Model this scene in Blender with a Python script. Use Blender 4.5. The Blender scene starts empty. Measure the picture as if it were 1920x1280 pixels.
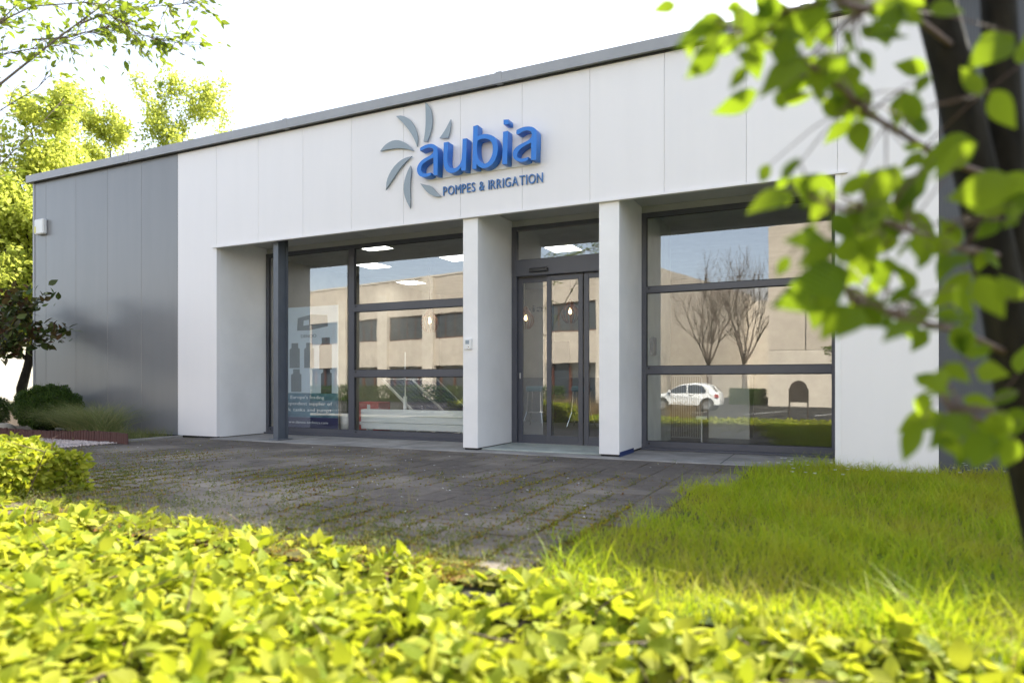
import bpy, bmesh, math, random
import numpy as np
from mathutils import Vector, Matrix
R = math.radians
sc = bpy.context.scene
col = sc.collection
random.seed(7); rng = np.random.default_rng(7)

# ------------------------------------------------------------------ camera, sky, sun, exposure
cam = bpy.data.cameras.new('camera'); camo = bpy.data.objects.new('camera', cam); col.objects.link(camo)
camo.location = (0, -8.764, 1.0); camo.rotation_euler = (R(90), 0, R(25.52))
cam.sensor_width = 36; cam.lens = 24; cam.shift_y = 0.0401
cam.clip_start = 0.05; cam.clip_end = 2000
cam.dof.use_dof = True; cam.dof.focus_distance = 10.5; cam.dof.aperture_fstop = 1.0
sc.camera = camo
SUN = Vector((.34, 1.0, 1.02)).normalized()
world = bpy.data.worlds.new('World'); sc.world = world; world.use_nodes = True
wn = world.node_tree; wn.nodes.clear()
sky = wn.nodes.new('ShaderNodeTexSky'); sky.sky_type = 'NISHITA'; sky.sun_disc = False
sky.sun_elevation = math.asin(SUN.z); sky.sun_rotation = math.atan2(SUN.x, SUN.y)
sky.air_density = 1.0; sky.dust_density = 1.6; sky.ozone_density = 1.0
bg = wn.nodes.new('ShaderNodeBackground'); bg.inputs[1].default_value = 0.13
wo = wn.nodes.new('ShaderNodeOutputWorld')
hz = wn.nodes.new('ShaderNodeHueSaturation'); hz.inputs['Saturation'].default_value = .58   # thin white high cloud over the blue
wn.links.new(sky.outputs[0], hz.inputs['Color']); wn.links.new(hz.outputs[0], bg.inputs[0]); wn.links.new(bg.outputs[0], wo.inputs[0])
sl = bpy.data.lights.new('sun', 'SUN'); sl.energy = 5.0; sl.angle = R(.6); sl.color = (1, .94, .80)
so = bpy.data.objects.new('sun', sl); col.objects.link(so); so.rotation_euler = SUN.to_track_quat('Z', 'Y').to_euler()
so.location = (0, 20, 30)
vs = sc.view_settings; vs.view_transform = 'Standard'; vs.look = 'None'; vs.gamma = 1; vs.exposure = 1.87
try: vs.use_curve_mapping = False
except Exception: pass
sc.render.engine = 'CYCLES'
sc.cycles.max_bounces = 10; sc.cycles.transparent_max_bounces = 16

# ------------------------------------------------------------------ traced outlines (metres on their own planes)
GLYPH_A=[(-5.621, 4.449), (-5.623, 4.494), (-5.557, 4.519), (-5.484, 4.53), (-5.42, 4.526), (-5.362, 4.501), (-5.326, 4.465), (-5.312, 4.41), (-5.319, 4.05), (-5.39, 4.058), (-5.39, 4.317), (-5.447, 4.302), (-5.52, 4.278), (-5.579, 4.247), (-5.607, 4.204), (-5.605, 4.15), (-5.57, 4.11), (-5.511, 4.097), (-5.434, 4.102), (-5.438, 4.066), (-5.497, 4.048), (-5.584, 4.054), (-5.644, 4.085), (-5.676, 4.144), (-5.678, 4.206), (-5.639, 4.271), (-5.575, 4.316), (-5.466, 4.351), (-5.402, 4.381), (-5.386, 4.42), (-5.398, 4.453), (-5.438, 4.474), (-5.511, 4.476), (-5.575, 4.46)]
GLYPH_U=[(-5.21, 4.513), (-5.136, 4.511), (-5.148, 4.34), (-5.152, 4.234), (-5.136, 4.167), (-5.095, 4.126), (-5.034, 4.108), (-4.977, 4.126), (-4.929, 4.169), (-4.906, 4.245), (-4.894, 4.518), (-4.826, 4.516), (-4.843, 4.054), (-4.916, 4.062), (-4.92, 4.119), (-4.955, 4.082), (-5.007, 4.053), (-5.073, 4.046), (-5.134, 4.063), (-5.186, 4.108), (-5.214, 4.182), (-5.22, 4.274)]
GLYPH_B=[(-4.719, 4.671), (-4.648, 4.677), (-4.65, 4.513), (-4.595, 4.533), (-4.515, 4.531), (-4.435, 4.504), (-4.371, 4.463), (-4.336, 4.394), (-4.322, 4.314), (-4.332, 4.224), (-4.363, 4.144), (-4.419, 4.081), (-4.491, 4.048), (-4.563, 4.047), (-4.628, 4.078), (-4.664, 4.125), (-4.668, 4.055), (-4.737, 4.062)]
GLYPH_B_HOLE=[(-4.648, 4.456), (-4.595, 4.469), (-4.523, 4.466), (-4.459, 4.441), (-4.419, 4.392), (-4.402, 4.319), (-4.407, 4.242), (-4.435, 4.175), (-4.475, 4.124), (-4.523, 4.106), (-4.571, 4.123), (-4.62, 4.166), (-4.648, 4.227), (-4.662, 4.315), (-4.66, 4.4)]
GLYPH_I=[(-4.242, 4.516), (-4.167, 4.519), (-4.179, 4.055), (-4.257, 4.066)]
GLYPH_I_DOT=[(-4.235, 4.684), (-4.157, 4.676), (-4.157, 4.61), (-4.235, 4.617)]
GLYPH_A2=[(-4.04, 4.457), (-4.036, 4.505), (-3.982, 4.524), (-3.914, 4.534), (-3.846, 4.528), (-3.786, 4.51), (-3.741, 4.475), (-3.724, 4.431), (-3.737, 4.052), (-3.814, 4.063), (-3.81, 4.3), (-3.891, 4.278), (-3.96, 4.247), (-4.005, 4.212), (-4.027, 4.173), (-4.019, 4.13), (-3.99, 4.105), (-3.937, 4.098), (-3.853, 4.107), (-3.861, 4.066), (-3.914, 4.05), (-3.982, 4.056), (-4.051, 4.09), (-4.088, 4.14), (-4.096, 4.197), (-4.075, 4.243), (-4.021, 4.283), (-3.929, 4.315), (-3.846, 4.34), (-3.808, 4.376), (-3.799, 4.419), (-3.823, 4.461), (-3.868, 4.478), (-3.929, 4.477), (-3.982, 4.455), (-4.002, 4.444)]
BLADES=[[(-5.612, 5.223), (-5.553, 5.166), (-5.507, 5.073), (-5.488, 4.965), (-5.491, 4.86), (-5.519, 4.746), (-5.576, 4.624), (-5.643, 4.634), (-5.618, 4.749), (-5.603, 4.905), (-5.606, 5.077)], [(-6.143, 5.101), (-6.027, 5.091), (-5.914, 5.029), (-5.827, 4.928), (-5.772, 4.813), (-5.743, 4.702), (-5.756, 4.572), (-5.803, 4.685), (-5.883, 4.817), (-5.994, 4.955)], [(-6.444, 4.602), (-6.353, 4.688), (-6.238, 4.731), (-6.124, 4.731), (-6.011, 4.69), (-5.899, 4.606), (-5.816, 4.514), (-5.946, 4.57), (-6.124, 4.606), (-6.303, 4.612)], [(-5.854, 4.442), (-5.994, 4.433), (-6.14, 4.366), (-6.254, 4.253), (-6.32, 4.126), (-6.333, 3.992), (-6.205, 4.138), (-6.075, 4.283), (-5.962, 4.375)], [(-5.879, 4.303), (-5.946, 4.199), (-5.998, 4.058), (-6.007, 3.925), (-5.962, 3.786), (-5.883, 3.654), (-5.886, 3.857), (-5.891, 3.991), (-5.875, 4.123), (-5.862, 4.228)], [(-5.701, 4.008), (-5.615, 3.977), (-5.514, 3.951), (-5.43, 3.862), (-5.338, 3.769), (-5.43, 3.777), (-5.538, 3.829), (-5.615, 3.898)], [(-5.168, 4.888), (-5.165, 4.807), (-5.187, 4.694), (-5.217, 4.621), (-5.361, 4.641), (-5.293, 4.711), (-5.232, 4.792)]]
TREE_LEAVES=[((-0.235, -7.233, 1.783), (-0.321, -7.305, 1.715)), ((-0.175, -7.143, 1.772), (-0.209, -7.186, 1.848)), ((-0.152, -7.259, 1.731), (-0.116, -7.25, 1.816)), ((-0.227, -6.965, 1.849), (-0.313, -6.983, 1.859)), ((-0.154, -6.99, 1.861), (-0.057, -6.965, 1.913)), ((-0.122, -7.063, 1.806), (-0.021, -7.032, 1.854)), ((-0.062, -7.175, 1.694), (-0.146, -7.246, 1.606)), ((-0.176, -7.213, 1.683), (-0.214, -7.199, 1.645)), ((-0.179, -6.977, 1.72), (-0.28, -7.001, 1.671)), ((-0.062, -6.932, 1.818), (-0.066, -6.957, 1.862)), ((-0.028, -7.106, 1.729), (-0.039, -7.101, 1.619)), ((0.005, -6.927, 1.748), (0.069, -6.869, 1.674)), ((-0.135, -6.936, 1.711), (-0.053, -6.929, 1.704)), ((-0.034, -6.994, 1.666), (0.026, -6.952, 1.633)), ((0.046, -6.995, 1.768), (0.072, -7.007, 1.707)), ((0.066, -6.997, 1.794), (0.142, -6.993, 1.771)), ((0.032, -6.835, 1.664), (-0.032, -6.837, 1.615)), ((0.038, -6.982, 1.612), (0.054, -6.99, 1.528)), ((0.046, -6.838, 1.681), (0.104, -6.805, 1.662)), ((0.204, -6.773, 1.782), (0.128, -6.782, 1.806)), ((0.188, -6.926, 1.713), (0.162, -6.945, 1.664)), ((0.374, -6.802, 1.821), (0.281, -6.852, 1.748)), ((0.071, -7.116, 1.816), (0.157, -7.091, 1.783)), ((-0.005, -6.9, 1.45), (-0.11, -6.985, 1.494)), ((-0.06, -7.223, 1.428), (-0.066, -7.217, 1.384)), ((-0.087, -7.145, 1.418), (-0.179, -7.187, 1.383)), ((0.004, -7.028, 1.436), (0.076, -7.006, 1.47)), ((0.05, -6.802, 1.54), (0.086, -6.808, 1.467)), ((0.119, -6.996, 1.492), (0.085, -7.035, 1.411)), ((0.171, -6.886, 1.495), (0.128, -6.924, 1.405)), ((0.278, -6.942, 1.532), (0.188, -6.966, 1.457)), ((0.363, -6.915, 1.444), (0.229, -6.975, 1.41)), ((0.413, -6.665, 1.484), (0.384, -6.709, 1.397)), ((0.024, -7.177, 1.23), (-0.109, -7.262, 1.156)), ((-0.039, -6.935, 1.287), (-0.072, -6.941, 1.192)), ((0.021, -7.111, 1.169), (-0.032, -7.149, 1.089)), ((-0.018, -7.152, 1.302), (-0.101, -7.195, 1.306)), ((-0.009, -7.2, 1.283), (-0.079, -7.218, 1.246)), ((0.034, -6.849, 1.348), (0.134, -6.766, 1.416)), ((0.132, -6.865, 1.359), (0.082, -6.853, 1.317)), ((0.145, -7.137, 1.309), (0.147, -7.152, 1.252)), ((0.089, -6.795, 1.265), (0.069, -6.784, 1.207)), ((0.097, -7.007, 1.285), (0.134, -6.955, 1.245)), ((0.036, -6.955, 1.174), (0.089, -6.905, 1.151)), ((0.098, -7.052, 1.148), (0.093, -7.079, 1.113)), ((0.191, -6.949, 1.158), (0.13, -7.006, 1.151)), ((0.271, -6.935, 1.248), (0.192, -6.937, 1.169)), ((0.278, -6.952, 1.236), (0.326, -6.967, 1.141)), ((0.194, -7.103, 1.108), (0.163, -7.143, 1.107)), ((0.219, -6.804, 0.995), (0.167, -6.84, 1.022)), ((0.232, -6.989, 0.977), (0.172, -7.049, 0.972)), ((0.24, -6.718, 0.922), (0.138, -6.772, 0.868)), ((0.258, -7.009, 0.933), (0.177, -7.082, 0.867)), ((0.26, -7.067, 0.901), (0.256, -7.095, 0.822)), ((0.355, -6.781, 0.886), (0.291, -6.839, 0.801)), ((0.315, -7.046, 0.937), (0.287, -7.061, 0.924)), ((0.349, -6.949, 0.878), (0.33, -6.92, 0.807)), ((0.343, -7.002, 1.348), (0.315, -7.013, 1.33)), ((-0.107, -6.964, 1.779), (-0.154, -6.993, 1.841)), ((-0.087, -6.871, 1.801), (-0.124, -6.891, 1.704)), ((-0.012, -7.124, 1.658), (0.02, -7.116, 1.724)), ((-0.111, -7.251, 1.758), (-0.16, -7.281, 1.821)), ((-0.012, -7.122, 1.839), (-0.076, -7.122, 1.801)), ((0.058, -6.863, 1.921), (-0.013, -6.897, 1.974)), ((0.128, -7.139, 1.779), (0.068, -7.187, 1.726)), ((-0.012, -7.124, 1.368), (0.03, -7.127, 1.305)), ((0.051, -7.099, 1.367), (-0.012, -7.1, 1.338)), ((0.091, -7.114, 1.382), (0.049, -7.169, 1.307)), ((0.157, -6.778, 1.427), (0.23, -6.738, 1.374)), ((0.085, -6.788, 1.337), (0.023, -6.825, 1.254)), ((0.18, -6.777, 1.237), (0.133, -6.788, 1.293)), ((0.271, -6.777, 1.337), (0.226, -6.779, 1.406)), ((0.32, -6.868, 1.672), (0.358, -6.882, 1.576)), ((0.363, -6.958, 1.181), (0.316, -6.951, 1.231)), ((0.41, -6.668, 1.023), (0.441, -6.62, 1.105)), ((0.288, -6.945, 1.637), (0.247, -6.952, 1.701)), ((0.407, -6.708, 1.783), (0.428, -6.687, 1.867)), ((0.014, -6.89, 1.428), (0.077, -6.858, 1.421)), ((-0.006, -6.962, 1.91), (0.043, -6.924, 1.898)), ((0.053, -7.083, 1.321), (0.072, -7.041, 1.265)), ((0.141, -6.775, 1.175), (0.184, -6.787, 1.098)), ((0.222, -6.73, 0.992), (0.271, -6.671, 0.962)), ((0.061, -6.925, 1.899), (0.107, -6.938, 1.86)), ((0.137, -6.798, 2.009), (0.197, -6.799, 1.933)), ((0.15, -6.766, 1.208), (0.201, -6.728, 1.212)), ((0.046, -7.167, 1.159), (0.0, -7.215, 1.097)), ((0.277, -6.834, 1.192), (0.273, -6.831, 1.108)), ((-0.048, -6.946, 1.892), (-0.014, -6.897, 1.826)), ((-0.155, -7.202, 1.853), (-0.123, -7.225, 1.797)), ((0.084, -6.815, 1.31), (0.111, -6.84, 1.229)), ((-0.153, -6.946, 1.545), (-0.175, -6.986, 1.491)), ((0.402, -6.707, 0.979), (0.338, -6.715, 0.94)), ((0.283, -6.737, 1.134), (0.281, -6.734, 1.066)), ((0.065, -6.841, 1.729), (-0.005, -6.897, 1.693)), ((-0.107, -7.003, 1.303), (-0.131, -7.028, 1.251)), ((-0.189, -6.957, 1.851), (-0.17, -6.927, 1.817)), ((-0.022, -7.04, 1.429), (-0.057, -7.055, 1.367)), ((-0.048, -7.225, 1.167), (0.0, -7.238, 1.155)), ((0.266, -6.855, 0.965), (0.332, -6.824, 0.946)), ((-0.074, -6.913, 1.802), (-0.062, -6.899, 1.738)), ((0.068, -7.126, 1.372), (0.042, -7.15, 1.325)), ((0.033, -6.899, 1.28), (0.051, -6.889, 1.237)), ((0.111, -7.156, 1.773), (0.139, -7.116, 1.742)), ((0.016, -6.884, 1.232), (0.07, -6.891, 1.172)), ((-0.338, -7.163, 1.881), (-0.389, -7.197, 1.86)), ((-0.165, -6.986, 1.899), (-0.185, -7.011, 1.833)), ((-0.008, -7.126, 1.314), (-0.043, -7.144, 1.25)), ((0.006, -6.835, 1.765), (0.035, -6.853, 1.676)), ((0.176, -7.084, 1.284), (0.152, -7.086, 1.239)), ((0.264, -6.743, 1.143), (0.304, -6.723, 1.061)), ((-0.044, -7.065, 1.359), (-0.085, -7.057, 1.326)), ((-0.096, -6.957, 1.864), (-0.132, -7.008, 1.777)), ((-0.211, -6.972, 1.868), (-0.137, -6.96, 1.82)), ((0.15, -7.024, 1.572), (0.192, -6.978, 1.564)), ((0.128, -6.988, 1.828), (0.098, -6.979, 1.769)), ((0.079, -7.11, 1.317), (0.053, -7.093, 1.264)), ((-0.136, -7.209, 1.748), (-0.203, -7.268, 1.718)), ((0.188, -6.931, 1.86), (0.263, -6.908, 1.854)), ((0.079, -6.965, 1.386), (0.139, -6.905, 1.347)), ((0.177, -6.853, 1.345), (0.246, -6.858, 1.315)), ((0.266, -6.965, 1.28), (0.2, -6.993, 1.257)), ((0.285, -6.888, 1.03), (0.351, -6.84, 1.02)), ((-0.266, -7.152, 1.822), (-0.252, -7.178, 1.754)), ((-0.272, -7.247, 1.785), (-0.215, -7.193, 1.796)), ((0.065, -7.043, 1.195), (0.087, -7.012, 1.123)), ((-0.204, -6.928, 1.862), (-0.183, -6.908, 1.78)), ((0.14, -6.884, 1.569), (0.187, -6.853, 1.562)), ((-0.288, -7.229, 1.789), (-0.302, -7.203, 1.729)), ((0.026, -7.019, 1.346), (0.023, -6.989, 1.286)), ((-0.191, -7.186, 1.836), (-0.233, -7.177, 1.835)), ((0.405, -6.714, 0.903), (0.349, -6.732, 0.87)), ((-0.003, -7.043, 1.253), (-0.013, -7.075, 1.19)), ((0.251, -6.794, 1.311), (0.233, -6.813, 1.259)), ((0.126, -6.896, 1.894), (0.181, -6.898, 1.847)), ((-0.189, -7.271, 1.692), (-0.143, -7.276, 1.653)), ((-0.214, -7.001, 1.878), (-0.224, -7.031, 1.798)), ((-0.075, -6.899, 1.263), (-0.072, -6.907, 1.202)), ((0.048, -6.966, 1.832), (0.092, -6.957, 1.803)), ((0.141, -6.905, 1.691), (0.123, -6.945, 1.596)), ((0.186, -6.968, 1.31), (0.258, -6.899, 1.314)), ((0.207, -7.044, 1.042), (0.255, -7.01, 1.003)), ((0.029, -7.072, 1.708), (0.033, -7.086, 1.649)), ((0.144, -7.135, 1.125), (0.083, -7.201, 1.087)), ((0.163, -6.767, 1.663), (0.209, -6.719, 1.657)), ((-0.035, -6.919, 1.793), (0.033, -6.863, 1.804)), ((-0.01, -6.848, 1.808), (0.006, -6.866, 1.716)), ((-0.014, -6.993, 1.704), (0.007, -6.983, 1.638)), ((-0.005, -6.993, 1.884), (0.062, -6.927, 1.912)), ((0.19, -6.827, 0.978), (0.185, -6.793, 0.913)), ((0.177, -7.083, 1.147), (0.229, -7.047, 1.151)), ((0.078, -6.914, 1.411), (0.118, -6.875, 1.384)), ((-0.01, -6.978, 1.958), (0.004, -6.946, 1.905)), ((-0.165, -7.174, 1.78), (-0.213, -7.164, 1.754)), ((0.336, -6.895, 0.92), (0.337, -6.887, 0.845)), ((0.194, -6.772, 1.578), (0.143, -6.781, 1.538)), ((0.061, -7.064, 1.407), (0.115, -7.059, 1.366)), ((0.2, -6.991, 1.139), (0.274, -6.946, 1.149)), ((0.335, -6.666, 1.338), (0.331, -6.637, 1.286)), ((0.035, -7.041, 1.144), (0.088, -7.023, 1.128)), ((0.31, -6.747, 0.915), (0.341, -6.75, 0.834)), ((-0.144, -7.122, 1.854), (-0.086, -7.132, 1.784)), ((0.15, -7.07, 1.199), (0.083, -7.099, 1.173)), ((-0.012, -6.95, 1.457), (-0.059, -6.963, 1.436)), ((0.14, -7.005, 1.321), (0.118, -6.98, 1.284)), ((-0.145, -7.04, 1.834), (-0.092, -7.042, 1.806)), ((0.287, -7.049, 1.078), (0.254, -7.028, 1.052)), ((0.332, -6.671, 1.334), (0.385, -6.613, 1.299)), ((-0.275, -7.11, 1.813), (-0.266, -7.12, 1.753)), ((-0.013, -7.184, 1.838), (-0.053, -7.221, 1.799)), ((0.172, -7.045, 1.315), (0.175, -7.01, 1.257)), ((0.245, -6.749, 1.333), (0.232, -6.734, 1.252)), ((0.197, -7.061, 0.9), (0.235, -7.063, 0.843)), ((0.169, -7.016, 1.479), (0.167, -6.982, 1.423)), ((0.187, -7.06, 1.479), (0.171, -7.045, 1.446)), ((-0.1, -6.996, 1.455), (-0.114, -7.0, 1.422)), ((-0.267, -6.968, 1.855), (-0.334, -7.019, 1.788)), ((-0.041, -7.029, 1.445), (-0.073, -7.071, 1.401)), ((0.215, -7.073, 1.01), (0.158, -7.136, 0.996)), ((0.169, -7.009, 0.915), (0.124, -7.06, 0.828)), ((0.308, -7.042, 0.938), (0.314, -7.001, 0.892)), ((-0.012, -7.107, 1.283), (0.063, -7.04, 1.305)), ((0.352, -6.772, 1.394), (0.303, -6.778, 1.352)), ((-0.136, -7.024, 1.688), (-0.115, -6.979, 1.664)), ((0.047, -6.85, 1.751), (0.053, -6.83, 1.654)), ((0.315, -6.845, 0.909), (0.304, -6.835, 0.858)), ((0.194, -6.84, 1.131), (0.164, -6.85, 1.075)), ((0.358, -6.847, 0.883), (0.267, -6.917, 0.817)), ((0.414, -6.688, 0.937), (0.368, -6.711, 0.853)), ((0.222, -7.08, 1.198), (0.244, -7.096, 1.139)), ((0.109, -6.821, 1.514), (0.066, -6.861, 1.425)), ((-0.244, -7.177, 1.734), (-0.312, -7.196, 1.692)), ((0.078, -6.841, 1.903), (0.106, -6.841, 1.834)), ((0.358, -6.892, 1.403), (0.359, -6.897, 1.356)), ((0.288, -7.064, 0.938), (0.319, -7.02, 0.878)), ((0.013, -7.199, 1.672), (-0.027, -7.182, 1.617)), ((-0.078, -7.191, 1.478), (-0.1, -7.228, 1.416)), ((0.006, -6.881, 1.691), (0.038, -6.84, 1.656)), ((0.084, -7.083, 1.467), (0.064, -7.088, 1.371)), ((0.117, -6.972, 1.266), (0.151, -6.939, 1.245)), ((-0.212, -7.242, 1.752), (-0.251, -7.235, 1.762)), ((0.243, -6.71, 1.019), (0.207, -6.711, 0.976)), ((-0.113, -6.91, 1.516), (-0.145, -6.891, 1.498)), ((0.038, -7.047, 1.192), (0.025, -7.027, 1.131)), ((-0.026, -6.902, 1.263), (-0.05, -6.906, 1.131)), ((-0.115, -7.226, 1.725), (-0.06, -7.191, 1.737)), ((0.451, -6.644, 1.484), (0.279, -6.741, 1.446)), ((0.147, -6.892, 1.468), (0.125, -6.871, 1.357)), ((-0.16, -7.057, 1.863), (-0.148, -7.087, 1.866)), ((-0.153, -7.041, 1.814), (-0.139, -7.053, 1.82)), ((0.315, -6.73, 1.596), (0.191, -6.776, 1.551)), ((0.138, -7.028, 1.643), (0.163, -6.985, 1.558)), ((0.264, -6.844, 0.853), (0.257, -6.86, 0.799)), ((0.011, -6.884, 1.865), (0.039, -6.84, 1.852)), ((-0.049, -6.89, 1.817), (-0.136, -6.902, 1.728)), ((0.023, -6.946, 1.803), (0.045, -6.92, 1.795)), ((0.085, -6.938, 1.384), (0.001, -6.976, 1.347)), ((0.361, -6.658, 0.843), (0.327, -6.685, 0.789)), ((-0.128, -7.242, 1.696), (-0.066, -7.196, 1.695))]
TREE_TWIGS=[[(0.45, -6.333, 1.589), (0.264, -6.548, 1.614), (0.149, -6.73, 1.646), (0.069, -6.895, 1.65), (0.004, -7.052, 1.671), (-0.075, -7.138, 1.711), (-0.16, -7.178, 1.758), (-0.234, -7.214, 1.788)], [(0.436, -6.34, 1.37), (0.291, -6.631, 1.354), (0.145, -6.922, 1.359), (0.031, -7.087, 1.371), (-0.054, -7.128, 1.407)], [(0.443, -6.337, 1.089), (0.297, -6.583, 1.139), (0.153, -6.83, 1.154), (0.031, -7.065, 1.18), (-0.012, -7.107, 1.254), (-0.054, -7.128, 1.313)], [(0.457, -6.33, 0.792), (0.339, -6.623, 0.884), (0.236, -6.879, 0.94), (0.21, -6.891, 0.996)], [(0.309, -6.401, 1.98), (0.164, -6.691, 1.98), (0.055, -6.965, 1.877), (-0.012, -7.107, 1.84), (-0.096, -7.148, 1.817)]]
TREE_STEMS=[[(0.625, -6.227, 0.033), (0.575, -6.251, 0.474), (0.511, -6.282, 0.79), (0.44, -6.316, 1.248), (0.369, -6.35, 1.611), (0.305, -6.38, 1.926), (0.233, -6.414, 2.226), (0.169, -6.445, 2.526)], [(0.536, -6.226, 0.705), (0.495, -6.245, 1.108), (0.463, -6.26, 1.542), (0.446, -6.269, 1.913), (0.431, -6.276, 2.283), (0.405, -6.288, 2.637)], [(0.509, -6.194, 0.864), (0.554, -6.173, 1.356), (0.576, -6.162, 1.848), (0.591, -6.155, 2.34), (0.62, -6.141, 2.669)]]
OVERHANG=[[(-7.1, -6.059, 2.276), (-6.617, -5.773, 2.982), (-6.203, -5.52, 3.446), (-5.86, -5.301, 3.821), (-5.486, -5.067, 4.193), (-5.153, -4.852, 4.535)], [(-7.492, -5.692, 2.814), (-6.957, -5.381, 3.066), (-6.756, -5.23, 3.43), (-6.508, -5.056, 3.652), (-6.452, -4.974, 3.795)], [(-7.933, -5.349, 2.508), (-7.532, -5.102, 2.878), (-7.31, -4.941, 3.109), (-7.084, -4.777, 3.426), (-6.854, -4.612, 3.785)], [(-6.977, -5.723, 3.682), (-6.588, -5.482, 3.977), (-6.232, -5.257, 4.222), (-5.869, -5.028, 4.282), (-5.5, -4.797, 4.263), (-5.207, -4.602, 4.323), (-5.157, -4.522, 4.389)], [(-7.363, -5.354, 3.622), (-7.111, -5.178, 3.988), (-6.854, -5.0, 4.086), (-6.592, -4.82, 4.16), (-6.371, -4.658, 4.311), (-6.123, -4.484, 4.412)], [(-5.51, -5.3, 3.888), (-5.365, -5.175, 4.0), (-5.275, -5.077, 3.94), (-5.242, -5.006, 3.891), (-5.108, -4.886, 3.859), (-4.97, -4.765, 3.848)], [(-6.392, -5.167, 4.009), (-6.146, -4.995, 4.058), (-5.939, -4.84, 4.169), (-5.858, -4.746, 4.214)], [(-7.474, -5.13, 3.524), (-7.347, -5.014, 4.362), (-7.217, -4.896, 4.594), (-7.037, -4.755, 4.829)]]


# ------------------------------------------------------------------ helpers
def tag(o, label=None, cat=None, group=None, kind=None):
    if label: o['label'] = label
    if cat: o['category'] = cat
    if group: o['group'] = group
    if kind: o['kind'] = kind
    return o
def setp(o, parent):
    if parent is not None:
        o.parent = parent
        if parent.type == 'EMPTY': o.matrix_parent_inverse = Matrix.Translation(-Vector(parent.location))
    return o
def thing(name, loc, label, cat, group=None):
    o = bpy.data.objects.new(name, None); col.objects.link(o); o.location = loc; o.empty_display_size = .2
    return tag(o, label, cat, group)
def link(name, me, mat=None, parent=None, kind=None):
    o = bpy.data.objects.new(name, me); col.objects.link(o)
    if mat is not None and not me.materials: me.materials.append(mat)
    setp(o, parent)
    if kind: o['kind'] = kind
    return o
def mesh(name, v, f, mat=None, parent=None, smooth=False, kind=None):
    me = bpy.data.meshes.new(name); me.from_pydata([tuple(map(float, p)) for p in v], [], f)
    if smooth: me.polygons.foreach_set('use_smooth', [True]*len(me.polygons))
    me.update(); return link(name, me, mat, parent, kind)
def np_mesh(name, v, tris, smooth=False):
    me = bpy.data.meshes.new(name); n = len(v); m = len(tris)
    me.vertices.add(n); me.vertices.foreach_set('co', np.asarray(v, np.float32).ravel())
    me.loops.add(m*3); me.loops.foreach_set('vertex_index', np.asarray(tris, np.int32).ravel())
    me.polygons.add(m); me.polygons.foreach_set('loop_start', np.arange(0, m*3, 3, dtype=np.int32))
    if smooth: me.polygons.foreach_set('use_smooth', np.ones(m, bool))
    me.update(calc_edges=True); me.validate(); return me
class MB:
    def __init__(s): s.v = []; s.f = []
    def add(s, v, f):
        n = len(s.v); s.v += [tuple(p) for p in v]; s.f += [tuple(i+n for i in q) for q in f]; return s
    def box(s, x0, x1, y0, y1, z0, z1):
        return s.add([(x0,y0,z0),(x1,y0,z0),(x1,y1,z0),(x0,y1,z0),(x0,y0,z1),(x1,y0,z1),(x1,y1,z1),(x0,y1,z1)],
            [(3,2,1,0),(4,5,6,7),(0,1,5,4),(1,2,6,5),(2,3,7,6),(3,0,4,7)])
    def cyl(s, x, y, z0, z1, r0, r1=None, n=16, cap=True):
        r1 = r0 if r1 is None else r1
        v = [(x+r0*math.cos(a*2*math.pi/n), y+r0*math.sin(a*2*math.pi/n), z0) for a in range(n)]
        v += [(x+r1*math.cos(a*2*math.pi/n), y+r1*math.sin(a*2*math.pi/n), z1) for a in range(n)]
        f = [(a, (a+1) % n, n+(a+1) % n, n+a) for a in range(n)]
        if cap: f += [tuple(reversed(range(n))), tuple(range(n, 2*n))]
        return s.add(v, f)
    def lathe(s, x, y, prof, n=20):
        v = []; f = []
        for r, z in prof: v += [(x+r*math.cos(a*2*math.pi/n), y+r*math.sin(a*2*math.pi/n), z) for a in range(n)]
        for k in range(len(prof)-1):
            for a in range(n): f.append((k*n+a, k*n+(a+1) % n, (k+1)*n+(a+1) % n, (k+1)*n+a))
        return s.add(v, f)
    def tube(s, pts, rad, n=6):
        pts = [Vector(p) for p in pts]; k = len(pts)
        rad = rad if hasattr(rad, '__len__') else [rad]*k
        v = []; f = []; up = Vector((.13, .31, .94))
        for i, p in enumerate(pts):
            d = (pts[min(i+1, k-1)]-pts[max(i-1, 0)]).normalized()
            a = d.cross(up)
            if a.length < .05: a = d.cross(Vector((1, 0, 0)))
            a.normalize(); b = d.cross(a)
            v += [p+a*rad[i]*math.cos(t*2*math.pi/n)+b*rad[i]*math.sin(t*2*math.pi/n) for t in range(n)]
        for i in range(k-1):
            for t in range(n): f.append((i*n+t, i*n+(t+1) % n, (i+1)*n+(t+1) % n, (i+1)*n+t))
        f += [tuple(reversed(range(n))), tuple(range((k-1)*n, k*n))]
        return s.add(v, f)
    def build(s, name, mat, parent=None, smooth=False, bevel=0, kind=None):
        o = mesh(name, s.v, s.f, mat, parent, smooth, kind)
        if bevel:
            bm = bmesh.new(); bm.from_mesh(o.data); bmesh.ops.recalc_face_normals(bm, faces=bm.faces)
            bmesh.ops.bevel(bm, geom=bm.edges[:], offset=bevel, segments=1, affect='EDGES', clamp_overlap=True)
            bm.to_mesh(o.data); bm.free()
        return o
def box(name, x0, x1, y0, y1, z0, z1, mat, parent=None, bevel=.003):
    return MB().box(x0, x1, y0, y1, z0, z1).build(name, mat, parent, bevel=bevel)

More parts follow.
